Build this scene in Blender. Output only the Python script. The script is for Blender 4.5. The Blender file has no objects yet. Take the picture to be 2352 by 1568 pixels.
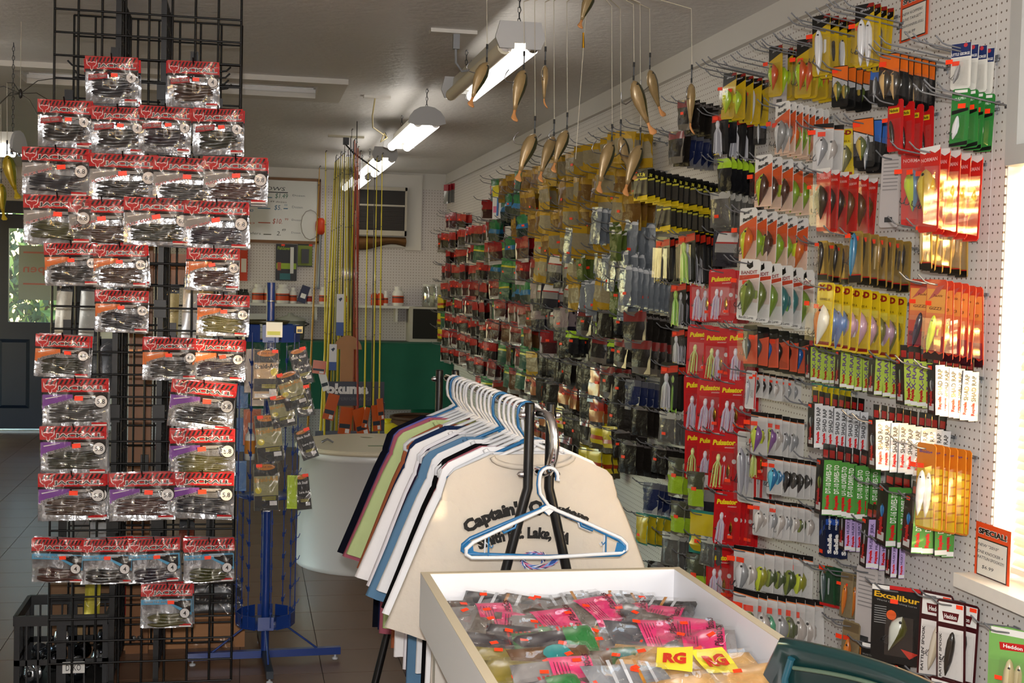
import bpy, math, random
from mathutils import Vector, Matrix, Euler
random.seed(7)
R = math.radians
scn = bpy.context.scene
COL = scn.collection

# ------------------------------------------------------------------ camera (pixel frame 2352 x 1568)
FPX, CX, CY, CAM_H = 3000.0, 1176.0, 784.0, 1.47
def _basis(vpx=565.0, vpy=640.0, roll=.025):
    yd = Vector(((vpx-CX)/FPX, (vpy-CY)/FPX, 1)).normalized()
    p2 = Vector(((vpx+1000-CX)/FPX, (vpy+1000*roll-CY)/FPX, 1))
    up = p2.cross(yd).normalized()
    if up.y > 0: up = -up
    return yd.cross(up).normalized(), yd, up
AXX, AXY, AXZ = _basis()
CAM = Vector((0, 0, CAM_H))
FWD = Vector((AXX.z, AXY.z, AXZ.z))
def ray(u, v):
    d = Vector(((u-CX)/FPX, (v-CY)/FPX, 1))
    return Vector((d.dot(AXX), d.dot(AXY), d.dot(AXZ)))
def at_x(u, v, x):
    d = ray(u, v); return CAM + d*(x/d.x)
def at_y(u, v, y):
    d = ray(u, v); return CAM + d*(y/d.y)
def at_z(u, v, z):
    d = ray(u, v); return CAM + d*((z-CAM_H)/d.z)
cam_d = bpy.data.cameras.new('camera'); cam = bpy.data.objects.new('camera', cam_d); COL.objects.link(cam)
cam_d.sensor_width = 36; cam_d.lens = FPX/2352*36; cam_d.clip_start = .05
rx = Vector((AXX.x, AXY.x, AXZ.x)); dn = Vector((AXX.y, AXY.y, AXZ.y))
mw = Matrix((( rx.x, -dn.x, -FWD.x, 0), (rx.y, -dn.y, -FWD.y, 0), (rx.z, -dn.z, -FWD.z, CAM_H), (0, 0, 0, 1)))
cam.matrix_world = mw
scn.camera = cam

# ------------------------------------------------------------------ light and exposure
scn.view_settings.view_transform = 'Standard'
scn.view_settings.look = 'None'
scn.view_settings.gamma = 1
scn.view_settings.use_curve_mapping = False
scn.view_settings.exposure = 0.15
scn.cycles.transparent_max_bounces = 16
scn.cycles.max_bounces = 6
scn.cycles.diffuse_bounces = 3
scn.cycles.glossy_bounces = 3
scn.cycles.transmission_bounces = 3
scn.cycles.caustics_reflective = False
scn.cycles.caustics_refractive = False
world = bpy.data.worlds.new('world'); scn.world = world; world.use_nodes = True
wn = world.node_tree.nodes; wl = world.node_tree.links
sky = wn.new('ShaderNodeTexSky'); sky.sky_type = 'NISHITA'; sky.sun_disc = False
sky.sun_elevation = R(6.7); sky.sun_rotation = R(156)      # same place in the sky as the sun lamp below
wl.new(sky.outputs[0], wn['Background'].inputs[0]); wn['Background'].inputs[1].default_value = 2.6
# low sun shining through the blind of the right-hand window
sun_d = bpy.data.lights.new('sun_offscreen', 'SUN'); sun = bpy.data.objects.new('sun_offscreen', sun_d); COL.objects.link(sun)
sun_d.energy = 5.5; sun_d.color = (1, .74, .42); sun_d.angle = R(.45)
SUN_DIR = Vector((-.40, .90, -.115)).normalized()
sun.rotation_euler = SUN_DIR.to_track_quat('-Z', 'Y').to_euler(); sun.location = (6, -4, 4)
# the camera's own flash, just above the lens (it throws the hard shadows beside the lures on the ceiling)
fl_d = bpy.data.lights.new('camera_flash_offscreen', 'POINT'); fl = bpy.data.objects.new('camera_flash_offscreen', fl_d); COL.objects.link(fl)
fl_d.energy = 245; fl_d.shadow_soft_size = .035; fl_d.color = (1, .97, .95)
fl.location = (-.02, -.03, CAM_H+.13)

# ------------------------------------------------------------------ materials
def lin(c):
    if isinstance(c, str):
        c = [int(c[i:i+2], 16)/255 for i in (0, 2, 4)]
    return tuple(x/12.92 if x <= .04045 else ((x+.055)/1.055)**2.4 for x in c)
_M = {}
def M(c, rough=.5, metal=0, spec=.5, emit=0, noise=None, bump=None, name=None, coat=0):
    """plain procedural surface; noise=(amount, scale) varies the colour, bump=(strength, scale)"""
    key = (c if isinstance(c, str) else tuple(c), rough, metal, spec, emit, noise, bump, coat)
    if key in _M: return _M[key]
    m = bpy.data.materials.new(name or 'mat_%s' % (c if isinstance(c, str) else 'c')); m.use_nodes = True
    n, l = m.node_tree.nodes, m.node_tree.links
    b = n['Principled BSDF']; col = lin(c)+(1,)
    b.inputs['Base Color'].default_value = col
    b.inputs['Roughness'].default_value = rough; b.inputs['Metallic'].default_value = metal
    b.inputs['Specular IOR Level'].default_value = spec
    b.inputs['Coat Weight'].default_value = coat
    if emit:
        b.inputs['Emission Color'].default_value = col; b.inputs['Emission Strength'].default_value = emit
    if noise or bump:
        tc = n.new('ShaderNodeTexCoord')
    if noise:
        t = n.new('ShaderNodeTexNoise'); t.inputs['Scale'].default_value = noise[1]; t.inputs['Detail'].default_value = 5
        l.new(tc.outputs['Object'], t.inputs['Vector'])
        mx = n.new('ShaderNodeMix'); mx.data_type = 'RGBA'
        mx.inputs[6].default_value = tuple(x*(1-noise[0]) for x in col[:3])+(1,)
        mx.inputs[7].default_value = tuple(min(1, x*(1+noise[0])) for x in col[:3])+(1,)
        l.new(t.outputs['Fac'], mx.inputs[0]); l.new(mx.outputs[2], b.inputs['Base Color'])
    if bump:
        t2 = n.new('ShaderNodeTexNoise'); t2.inputs['Scale'].default_value = bump[1]; t2.inputs['Detail'].default_value = 4
        l.new(tc.outputs['Object'], t2.inputs['Vector'])
        bp = n.new('ShaderNodeBump'); bp.inputs['Strength'].default_value = bump[0]; bp.inputs['Distance'].default_value = .01
        l.new(t2.outputs['Fac'], bp.inputs['Height']); l.new(bp.outputs[0], b.inputs['Normal'])
    _M[key] = m
    return m
def film(name, clear, rough, tint='ffffff', bump=None, dist=.02):
    """thin clear plastic: part see-through, part glossy sheet"""
    m = bpy.data.materials.new(name); m.use_nodes = True
    n, l = m.node_tree.nodes, m.node_tree.links
    n.remove(n['Principled BSDF'])
    tr = n.new('ShaderNodeBsdfTransparent'); tr.inputs[0].default_value = lin(tint)+(1,)
    gl = n.new('ShaderNodeBsdfGlossy'); gl.inputs['Roughness'].default_value = rough
    gl.inputs['Color'].default_value = (.95, .95, .95, 1)
    df = n.new('ShaderNodeBsdfDiffuse'); df.inputs[0].default_value = (.8, .8, .8, 1)
    m1 = n.new('ShaderNodeMixShader'); m1.inputs[0].default_value = .05
    l.new(gl.outputs[0], m1.inputs[1]); l.new(df.outputs[0], m1.inputs[2])
    mx = n.new('ShaderNodeMixShader'); mx.inputs[0].default_value = 1-clear
    l.new(tr.outputs[0], mx.inputs[1]); l.new(m1.outputs[0], mx.inputs[2]); l.new(mx.outputs[0], n['Material Output'].inputs[0])
    if bump:
        tc = n.new('ShaderNodeTexCoord'); t = n.new('ShaderNodeTexNoise'); t.inputs['Scale'].default_value = bump[1]; t.inputs['Detail'].default_value = 1
        l.new(tc.outputs['Object'], t.inputs['Vector'])
        bp = n.new('ShaderNodeBump'); bp.inputs['Strength'].default_value = bump[0]; bp.inputs['Distance'].default_value = dist
        l.new(t.outputs['Fac'], bp.inputs['Height']); l.new(bp.outputs[0], gl.inputs['Normal']); l.new(bp.outputs[0], df.inputs['Normal'])
    return m
CLEAR = film('clear_blister', .90, .10)
BAGFILM = film('crinkled_film', .86, .05, bump=(1.0, 13), dist=.10)
GLASS = film('window_glass', .90, .02)
BLACK = M('0a0a0b', .4); STEEL = M('9a9ca0', .3, 1); DSTEEL = M('55575b', .35, .9)
CHROME = M('e6e6e8', .06, 1); GRIDBLK = M('060607', .42, 0, .35)
WHITE = M('f2f2f0', .5); ORANGE = M('ff4a1c', .5); YEL = M('f2d21c', .5); RED = M('c8141a', .4)

# ------------------------------------------------------------------ mesh builder
class MB:
    def __init__(s): s.v = []; s.f = []; s.m = []; s.s = []; s.mats = []
    def _mi(s, mat):
        if mat not in s.mats: s.mats.append(mat)
        return s.mats.index(mat)
    def add(s, vs, fs, mat, smooth=False):
        o = len(s.v); k = s._mi(mat)
        s.v += [tuple(p) for p in vs]
        for f in fs: s.f.append(tuple(i+o for i in f)); s.m.append(k); s.s.append(smooth)
        return s
    def box(s, x0, x1, y0, y1, z0, z1, mat, mx=None):
        vs = [Vector((x, y, z)) for z in (z0, z1) for y in (y0, y1) for x in (x0, x1)]
        if mx is not None: vs = [mx @ p for p in vs]
        return s.add(vs, [(0,2,3,1), (4,5,7,6), (0,1,5,4), (2,6,7,3), (0,4,6,2), (1,3,7,5)], mat)
    def poly(s, pts, mat): return s.add(pts, [tuple(range(len(pts)))], mat)
    def tube(s, pts, r, mat, n=6, caps=True, closed=False):
        pts = [Vector(p) for p in pts]; k = len(pts)
        rs = r if isinstance(r, (list, tuple)) else [r]*k
        vs = []; ref = None
        for i, p in enumerate(pts):
            a = pts[i-1] if (i > 0 or closed) else p; b = pts[(i+1) % k] if (i < k-1 or closed) else p
            t = (b-a)
            t = t.normalized() if t.length > 1e-9 else Vector((0, 0, 1))
            if ref is None: ref = Vector((0, 0, 1)) if abs(t.z) < .9 else Vector((1, 0, 0))
            x = (ref-t*ref.dot(t))
            if x.length < 1e-4: x = t.orthogonal()
            x.normalize(); y = t.cross(x); ref = x
            for j in range(n):
                a_ = 2*math.pi*j/n; vs.append(p+(x*math.cos(a_)+y*math.sin(a_))*rs[i])
        fs = []
        for i in range(k if closed else k-1):
            for j in range(n):
                a = i*n+j; b = i*n+(j+1) % n; c = ((i+1) % k)*n+(j+1) % n; d = ((i+1) % k)*n+j
                fs.append((a, b, c, d))
        s.add(vs, fs, mat, True)
        if caps and not closed:
            s.add(vs[:n], [tuple(reversed(range(n)))], mat); s.add(vs[-n:], [tuple(range(n))], mat)
        return s
    def lathe(s, prof, mat, n=16, c=(0, 0, 0), mx=None, smooth=True):
        vs = []
        for r, z in prof:
            for j in range(n):
                a = 2*math.pi*j/n; p = Vector((c[0]+r*math.cos(a), c[1]+r*math.sin(a), c[2]+z)); vs.append(mx @ p if mx is not None else p)
        k = len(prof)
        fs = [(i*n+j, i*n+(j+1) % n, (i+1)*n+(j+1) % n, (i+1)*n+j) for i in range(k-1) for j in range(n)]
        s.add(vs, fs, mat, smooth)
        if prof[0][0] > 1e-5: s.add(vs[:n], [tuple(reversed(range(n)))], mat)
        if prof[-1][0] > 1e-5: s.add(vs[-n:], [tuple(range(n))], mat)
        return s
    def loft(s, rings, mat, smooth=True, caps=True, matfn=None):
        n = len(rings[0]); vs = [p for r in rings for p in r]
        o = len(s.v); s.v += [tuple(p) for p in vs]
        for i in range(len(rings)-1):
            for j in range(n):
                f = (i*n+j, i*n+(j+1) % n, (i+1)*n+(j+1) % n, (i+1)*n+j)
                mm = matfn(i, j) if matfn else mat
                s.f.append(tuple(q+o for q in f)); s.m.append(s._mi(mm)); s.s.append(smooth)
        if caps:
            s.f.append(tuple(o+q for q in reversed(range(n)))); s.m.append(s._mi(mat)); s.s.append(False)
            s.f.append(tuple(o+(len(rings)-1)*n+q for q in range(n))); s.m.append(s._mi(matfn(len(rings)-1, 0) if matfn else mat)); s.s.append(False)
        return s
    def sheet(s, fn, nu, nv, mat, smooth=True):
        vs = [fn(i/nu, j/nv) for j in range(nv+1) for i in range(nu+1)]
        fs = [(j*(nu+1)+i, j*(nu+1)+i+1, (j+1)*(nu+1)+i+1, (j+1)*(nu+1)+i) for j in range(nv) for i in range(nu)]
        return s.add(vs, fs, mat, smooth)
    def prism(s, pts, y0, y1, mat, mx=None):
        """polygon in the x-z plane pushed from y0 (front) to y1"""
        n = len(pts); a = [Vector((p[0], y0, p[1])) for p in pts]; b = [Vector((p[0], y1, p[1])) for p in pts]
        vs = a+b
        if mx is not None: vs = [mx @ p for p in vs]
        return s.add(vs, [tuple(range(n)), tuple(reversed(range(n, 2*n)))]+[(i, i+n, (i+1) % n+n, (i+1) % n) for i in range(n)], mat)
    def mesh(s, name):
        me = bpy.data.meshes.new(name); me.from_pydata(s.v, [], s.f)
        for m in s.mats: me.materials.append(m)
        me.polygons.foreach_set('material_index', s.m); me.polygons.foreach_set('use_smooth', s.s)
        me.update(); return me

def obj(name, mb, parent=None, loc=None, rot=None, scale=None, label=None, cat=None, group=None, kind=None):
    me = mb.mesh(name) if isinstance(mb, MB) else mb
    o = bpy.data.objects.new(name, me); COL.objects.link(o)
    if parent is not None: o.parent = parent
    if loc is not None: o.location = loc
    if rot is not None: o.rotation_euler = rot
    if scale is not None: o.scale = (scale,)*3 if isinstance(scale, (int, float)) else scale
    for k, v in (('label', label), ('category', cat), ('group', group), ('kind', kind)):
        if v: o[k] = v
    return o
def struct(name, mb, **k): return obj(name, mb, kind='structure', **k)
def root(name, loc, label, cat, group=None, rot=None):
    return obj(name, None, None, loc, rot, None, label, cat, group)

# lettering: glyph outlines turned into flat meshes in the x-z plane, facing -y
_T = {}
def glyphs(body, bold=0, shear=0, space=1):
    key = (body, bold, shear, space)
    if key not in _T:
        cu = bpy.data.curves.new('t', 'FONT'); cu.body = body; cu.offset = bold; cu.shear = shear; cu.space_character = space
        cu.resolution_u = 2; cu.fill_mode = 'FRONT' if hasattr(cu, 'fill_mode') else cu.fill_mode
        o = bpy.data.objects.new('t', cu); COL.objects.link(o)
        me = bpy.data.meshes.new_from_object(o)
        vs = [tuple(v.co) for v in me.vertices]; fs = [tuple(p.vertices) for p in me.polygons]
        bpy.data.objects.remove(o); bpy.data.meshes.remove(me); bpy.data.curves.remove(cu)
        x0 = min(v[0] for v in vs); x1 = max(v[0] for v in vs); y0 = min(v[1] for v in vs); y1 = max(v[1] for v in vs)
        _T[key] = ([((v[0]-x0)/(x1-x0)-.5, (v[1]-y0)/(y1-y0)-.5) for v in vs], fs, (x1-x0)/(y1-y0))
    return _T[key]
def text(mb, body, w, h, mat, x=0, z=0, y=0, rot=0, bold=0, shear=0, space=1, warp=None, mx=None):
    vs, fs, asp = glyphs(body, bold, shear, space)
    if w is None: w = h*asp
    c, s_ = math.cos(rot), math.sin(rot); out = []
    for a, b in vs:
        a *= w; b *= h
        if warp: a, b = warp(a, b)
        p = Vector((x+a*c-b*s_, y, z+a*s_+b*c)); out.append(mx @ p if mx is not None else p)
    mb.add(out, fs, mat); return mb
# ================================================================== the room
XR, YF, YD, XL, YB, ZC = 1.75, 11.6, 12.7, -4.2, -2.0, 2.445
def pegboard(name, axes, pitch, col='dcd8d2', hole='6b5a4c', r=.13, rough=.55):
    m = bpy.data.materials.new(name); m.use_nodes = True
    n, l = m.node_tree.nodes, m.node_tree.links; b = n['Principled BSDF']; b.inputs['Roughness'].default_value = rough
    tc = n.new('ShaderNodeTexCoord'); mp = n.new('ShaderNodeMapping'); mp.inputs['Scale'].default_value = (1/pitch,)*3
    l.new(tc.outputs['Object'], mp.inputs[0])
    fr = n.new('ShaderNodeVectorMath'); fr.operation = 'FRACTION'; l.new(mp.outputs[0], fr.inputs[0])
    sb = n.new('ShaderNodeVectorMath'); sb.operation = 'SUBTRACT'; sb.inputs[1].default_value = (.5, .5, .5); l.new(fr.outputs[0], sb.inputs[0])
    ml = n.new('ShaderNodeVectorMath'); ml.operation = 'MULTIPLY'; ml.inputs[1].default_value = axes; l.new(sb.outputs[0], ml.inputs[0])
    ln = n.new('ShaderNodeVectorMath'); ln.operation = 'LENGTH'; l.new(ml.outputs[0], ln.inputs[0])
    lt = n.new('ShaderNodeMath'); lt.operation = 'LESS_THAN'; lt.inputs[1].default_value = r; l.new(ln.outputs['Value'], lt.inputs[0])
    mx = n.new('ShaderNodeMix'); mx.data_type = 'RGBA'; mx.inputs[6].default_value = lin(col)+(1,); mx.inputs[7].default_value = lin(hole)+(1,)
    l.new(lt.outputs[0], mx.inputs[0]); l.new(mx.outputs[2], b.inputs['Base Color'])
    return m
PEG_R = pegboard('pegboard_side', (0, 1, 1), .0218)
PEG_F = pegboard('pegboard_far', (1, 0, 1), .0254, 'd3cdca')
PAINT = M('d9d5cd', .6, noise=(.05, 3)); CEILM = M('dddad6', .42, noise=(.06, 2.2), bump=(.5, 26), spec=.4)
TRIMW = M('d6d2c9', .45, noise=(.05, 6)); NAVY = M('101c2e', .35, noise=(.15, 8))
TILE = M('6b4e3a', .32, noise=(.22, 5), spec=.5); GROUT = M('3c322b', .7)

# floor: joint bed with separate tiles where the photograph shows them
fl_o = struct('floor', MB().box(XL, XR+.1, YB, YD+.3, -.06, -.003, GROUT))
tm = MB(); T = .305; tm.box(.0015, T-.0015, .0015, T-.0015, -.01, 0, TILE); tm = tm.mesh('floor_tile')
big = MB()
for i in range(-14, 7):
    for j in range(-7, 42):
        x, y = i*T, j*T
        if x < XL-.2 or x+T > XR+.3: continue
        if -9 <= i <= 3 and 14 <= j <= 36: obj('floor_tile', tm, fl_o, (x, y, 0))
        else: big.box(x+.0015, x+T-.0015, y+.0015, y+T-.0015, -.01, 0, TILE)
o = obj('floor_tiles_beyond', big, fl_o, kind='stuff')

# ceiling with the attic hatch opening
HX0, HX1, HY0, HY1 = -1.09, .34, 6.52, 6.94
c = MB()
for x0, x1, y0, y1 in ((XL, XR+.1, YB, HY0), (XL, XR+.1, HY1, YD+.3), (XL, HX0, HY0, HY1), (HX1, XR+.1, HY0, HY1)):
    c.box(x0, x1, y0, y1, ZC, ZC+.12, CEILM)
struct('ceiling', c)
h = root('ceiling_hatch', (0, 0, 0), 'white framed attic hatch set into the grey ceiling', 'hatch'); del h['category']; h['kind'] = 'structure'
HB = M('cfcac0', .5)
for nm, b in (('trim_board', (-1.27, .47, 6.40, HY0)), ('trim_board', (-1.27, .47, HY1, 7.07)), ('trim_board', (-1.27, HX0, HY0, HY1)), ('trim_board', (HX1, .47, HY0, HY1))):
    obj(nm, MB().box(b[0], b[1], b[2], b[3], ZC-.026, ZC+.001, HB), h)
m = MB()
m.box(HX0, HX1, HY1-.012, HY1, ZC+.02, ZC+.14, WHITE).box(HX0, HX1, HY0, HY0+.012, ZC+.02, ZC+.14, WHITE).box(HX0, HX0+.012, HY0, HY1, ZC+.02, ZC+.14, WHITE).box(HX1-.012, HX1, HY0, HY1, ZC+.02, ZC+.14, WHITE)
obj('hatch_lining', m, h); obj('hatch_panel', MB().box(HX0, HX1, HY0, HY1, ZC+.125, ZC+.14, M('c9c5bc', .5)), h)

# right wall with the window opening
WY0, WY1, WZ0, WZ1 = 1.70, 2.80, .80, 1.91
VY0, VY1, VZ0, VZ1 = -.15, .55, 1.20, 1.95      # second side window, behind the camera
w = MB()
for b in ((YB, VY0, 0, ZC), (VY0, VY1, 0, VZ0), (VY0, VY1, VZ1, ZC), (VY1, WY0, 0, ZC), (WY1, YF+.1, 0, ZC), (WY0, WY1, 0, WZ0), (WY0, WY1, WZ1, ZC)):
    w.box(XR+.006, XR+.16, b[0], b[1], b[2], b[3], PAINT)
wr = struct('wall_right', w)
for a, b in ((2.86, 4.08), (4.08, 5.30), (5.30, 6.52), (6.52, 7.74), (7.74, 8.96), (8.96, 10.18), (10.18, 11.33), (11.33, YF)):
    obj('pegboard_panel', MB().box(XR, XR+.006, a+.0012, b-.0012, .05, 2.36, PEG_R), wr)
for a, b, z0, z1 in ((WY1, 2.86, WZ0, WZ1), (VY1, 2.86, .05, WZ0), (VY1, 2.86, WZ1, 2.36), (VY1, WY0, WZ0, WZ1), (YB, VY0, .05, 2.36), (VY0, VY1, .05, VZ0), (VY0, VY1, VZ1, 2.36)):
    obj('pegboard_panel', MB().box(XR, XR+.006, a, b-.0012, z0, z1, PEG_R), wr)
m = MB().box(XR-.014, XR+.006, YB, YF, 2.372, ZC, TRIMW)
struct('trim_1', m)
struct('trim_2', MB().box(XR-.024, XR+.006, YB, YF, 2.352, 2.3725, TRIMW))
struct('baseboard_right', MB().box(XR-.012, XR+.006, YB, YF, 0, .10, M('3a3330', .5)))
# window: frame, pane, sill
wd = obj('window_1', None, loc=(XR, 0, 0), kind='structure')
FR = M('f2efe6', .5)
for b in ((WY0, WY0+.05, WZ0, WZ1), (WY1-.05, WY1, WZ0, WZ1), (WY0, WY1, WZ0, WZ0+.05), (WY0, WY1, WZ1-.05, WZ1), (WY0, WY1, 1.33, 1.37)):
    obj('window_frame', MB().box(.115, .155, b[0], b[1], b[2], b[3], FR), wd)
obj('pane', MB().box(.133, .136, WY0+.05, WY1-.05, WZ0+.05, 1.33, GLASS), wd)
obj('pane', MB().box(.133, .136, WY0+.05, WY1-.05, 1.37, WZ1-.05, GLASS), wd)
obj('reveal', MB().box(.004, .115, WY1-.004, WY1+.002, WZ0, WZ1, FR), wd)
obj('window_sill', MB().box(-.055, .115, WY0-.06, 2.865, WZ0-.032, WZ0+.001, M('efe9dd', .45, noise=(.06, 20))), wd)
wd3 = obj('window_right_offscreen', None, loc=(XR, 0, 0), kind='structure')
for b in ((VY0, VY0+.04, VZ0, VZ1), (VY1-.04, VY1, VZ0, VZ1), (VY0, VY1, VZ0, VZ0+.04), (VY0, VY1, VZ1-.04, VZ1), (VY0, VY1, 1.56, 1.60)):
    obj('window_frame', MB().box(.06, .10, b[0], b[1], b[2], b[3], FR), wd3)
obj('pane', MB().box(.078, .081, VY0+.04, VY1-.04, VZ0+.04, VZ1-.04, GLASS), wd3)
# venetian blind
bl = root('window_blind', (XR+.055, 0, 0), 'white mini blind with slats tilted open in the side window', 'blind')
SL = M('efe6d2', .5)
sm = MB(); mx = Matrix.Rotation(R(-55), 4, 'Y')
for k in range(4):
    a0, a1 = -.0125+k*.00625, -.0125+(k+1)*.00625
    f0, f1 = .0022*(1-(a0/.0125)**2), .0022*(1-(a1/.0125)**2)
    sm.add([mx @ Vector(p) for p in ((a0, WY0+.02, f0), (a1, WY0+.02, f1), (a1, WY1-.02, f1), (a0, WY1-.02, f0))], [(0, 1, 2, 3)], SL, True)
sm = sm.mesh('slat'); z = WZ0+.05; k = 0
while z < WZ1-.05:
    obj('slat', sm, bl, (0, 0, z), (R(random.uniform(-.25, .25)), R(random.uniform(-3, 3)) + (R(9) if k < 4 else 0), 0)); z += .0215; k += 1
obj('headrail', MB().box(-.014, .014, WY0+.01, WY1-.01, WZ1-.045, WZ1-.012, FR), bl)
obj('bottom_rail', MB().box(-.012, .012, WY0+.02, WY1-.02, WZ0+.018, WZ0+.032, FR), bl)
for yy in (WY0+.2, (WY0+WY1)/2, WY1-.14):
    obj('ladder_cord', MB().tube([(-.013, yy, WZ0+.03), (-.013, yy, WZ1-.04)], .0012, FR, 4), bl)
obj('tilt_wand', MB().tube([(-.03, 2.62, WZ0+.13), (-.02, 2.2, WZ0+.10)], .005, M('8f9093', .3, .6), 6), bl)

# far wall (deeper where the door is), left and near walls
JX = -.95
w = MB().box(JX, XR+.16, YF+.006, YF+.12, 0, ZC, PAINT)
wf = struct('wall_far', w)
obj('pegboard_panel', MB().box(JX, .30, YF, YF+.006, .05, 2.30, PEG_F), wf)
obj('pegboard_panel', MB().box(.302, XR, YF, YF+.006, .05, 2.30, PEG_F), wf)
struct('wall_return', MB().box(JX-.1, JX, YF+.006, YD+.1, 0, ZC, PAINT))
DX0, DX1, DZ = -2.36, -1.43, 2.04
w = MB()
for b in ((XL, DX0, 0, ZC), (DX1, JX-.1, 0, ZC), (DX0, DX1, DZ, ZC)): w.box(b[0], b[1], YD+.006, YD+.12, b[2], b[3], PAINT)
wb = struct('wall_door_side', w)
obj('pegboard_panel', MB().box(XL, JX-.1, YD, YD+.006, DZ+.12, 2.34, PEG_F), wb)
w = MB()
LY0, LY1, LZ0, LZ1 = 6.9, 11.2, .45, 2.15
for b in ((YB, LY0, 0, ZC), (LY1, YD, 0, ZC), (LY0, LY1, 0, LZ0), (LY0, LY1, LZ1, ZC)): w.box(XL-.15, XL, b[0], b[1], b[2], b[3], PAINT)
struct('wall_left', w)
wd2 = obj('window_left_offscreen', None, loc=(XL, 0, 0), kind='structure')
for y in (LY0+.03, 8.3, 9.8, LY1-.03): obj('mullion', MB().box(-.12, -.05, y-.03, y+.03, LZ0, LZ1, FR), wd2)
obj('pane', MB().box(-.09, -.086, LY0, LY1, LZ0, LZ1, GLASS), wd2)
struct('wall_near', MB().box(XL-.15, XR+.16, YB-.12, YB, 0, ZC, PAINT))

# entrance door
DN = M('0d1a2c', .38, noise=(.2, 6))
d = obj('door_1', None, loc=(0, YD, 0), kind='structure')
gx0, gx1, gz0, gz1 = -2.14, -1.62, 1.02, 1.88
m = MB()
for b in ((DX0+.03, gx0, .03, DZ-.03), (gx1, DX1-.03, .03, DZ-.03), (gx0, gx1, .03, gz0), (gx0, gx1, gz1, DZ-.03)): m.box(b[0], b[1], .02, .06, b[2], b[3], DN)
obj('door_slab', m, d)
for x0, x1 in ((-2.22, -1.95), (-1.83, -1.56)):
    q = MB()
    q.loft([[Vector((x0, .02, .22)), Vector((x1, .02, .22)), Vector((x1, .02, .86)), Vector((x0, .02, .86))],
            [Vector((x0+.03, .004, .25)), Vector((x1-.03, .004, .25)), Vector((x1-.03, .004, .83)), Vector((x0+.03, .004, .83))]], DN, False)
    obj('raised_panel', q, d)
obj('glass_pane', MB().box(gx0, gx1, .038, .042, gz0, gz1, GLASS), d)
for b in ((gx0-.03, gx0, gz0-.03, gz1+.03), (gx1, gx1+.03, gz0-.03, gz1+.03), (gx0, gx1, gz0-.03, gz0), (gx0, gx1, gz1, gz1+.03)):
    obj('glazing_bead', MB().box(b[0], b[1], .008, .03, b[2], b[3], DN), d)
for b in ((DX0-.09, DX0+.02, 0, DZ+.09), (DX1-.02, DX1+.09, 0, DZ+.09), (DX0+.02, DX1-.02, DZ-.02, DZ+.09)):
    obj('door_frame', MB().box(b[0], b[1], -.02, .10, b[2], b[3], DN), d)
obj('threshold', MB().box(DX0-.2, DX1+.2, -.06, .1, 0, .02, M('bfc3c4', .4)), d)
s = root('open_sign', (0, YD+.03, 0), 'grey paper open sign seen from behind in the door glass', 'sign')
SGN = M('9aa39c', .7); SRD = M('b8736a', .7)
a = at_y(42, 563, YD); b = at_y(140, 690, YD)
obj('sheet', MB().box(a.x, b.x, 0, .003, b.z, a.z, SGN), s)
q = MB(); text(q, 'Open', .30, .10, SRD, 0, 0, -.001, bold=.01)
q.v = [(-v[0]+(a.x+b.x)/2, v[1], v[2]+a.z-.22) for v in q.v]
q.box(a.x+.04, b.x-.04, -.002, 0, a.z-.07, a.z-.055, SRD).box(a.x+.04, b.x-.04, -.002, 0, a.z-.36, a.z-.345, SRD)
obj('lettering', q, s)

# greenery outside the door
def bush(name, c, r, n, cols, label):
    m = MB(); rr = random.Random(len(label))
    for i in range(n):
        while True:
            p = Vector((rr.uniform(-1, 1), rr.uniform(-1, 1), rr.uniform(-1, 1)))
            if p.length < 1: break
        q = Vector(c)+Vector((p.x*r[0], p.y*r[1], p.z*r[2])); e = Euler((rr.uniform(0, 6), rr.uniform(0, 6), rr.uniform(0, 6))).to_matrix(); L = rr.uniform(.05, .10)
        m.add([q+e @ Vector(v) for v in ((-L, 0, 0), (0, -L*.45, .01), (L, 0, 0), (0, L*.45, .01))], [(0, 1, 2, 3)], cols[i % len(cols)])
    t = obj(name, None, loc=(0, 0, 0), label=label, cat='bush', kind=None)
    f = obj('foliage', m, t, kind='stuff')
    obj('trunk', MB().tube([(c[0], c[1], -.05), (c[0]+.05, c[1], c[2])], [.06, .03], M('4b3a2a', .9), 8), t)
GR = [M('2f5a3a', .7), M('4f7a4a', .7), M('7f9a4a', .7), M('24482c', .7)]
bush('leafy_bush', (-2.2, 15.2, 1.2), (1.1, .6, 1.25), 2600, GR, 'tall green leafy bush growing outside the door glass')
bush('leafy_bush', (-.9, 18.0, 1.5), (1.2, .6, 1.5), 2600, [GR[1], GR[2], M('c9c35a', .7)], 'yellowish green bush further from the door glass')
obj('lawn', MB().box(-9, 7, YD+.4, 24, -.12, -.06, M('6f8a52', .9, noise=(.3, 4))), kind='structure')
# ================================================================== black grid rack with bagged worms
YG, YG2 = 4.62, 5.12
gl_ = at_y(120, 620, YG).x; gr_ = gl_+.61
def grid_panel(name, x0, y0, n_w, dirv, z0, z1, parent, rw=.0040):
    """wire grid: one upright per 76 mm, one cross wire per 76 mm, each wire a part"""
    n_h = int(round((z1-z0)/.0762))
    d = Vector(dirv); vm = MB().tube([(0, 0, z0), (0, 0, z1)], rw, GRIDBLK, 6).mesh('upright_wire')
    W = n_w*.0762
    hm = MB().tube([(0, 0, 0), d*W], rw*.9, GRIDBLK, 6).mesh('cross_wire')
    for i in range(n_w+1): obj('upright_wire', vm, parent, (x0+d.x*.0762*i, y0+d.y*.0762*i, 0))
    for k in range(n_h+1): obj('cross_wire', hm, parent, (x0, y0-.005*abs(d.x), z0+k*.0762))
rk = root('grid_rack', (0, 0, 0), 'tall black wire grid rack hung with bagged fishing worms', 'display rack')
def rpart(nm): return obj(nm, None, rk)
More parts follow.
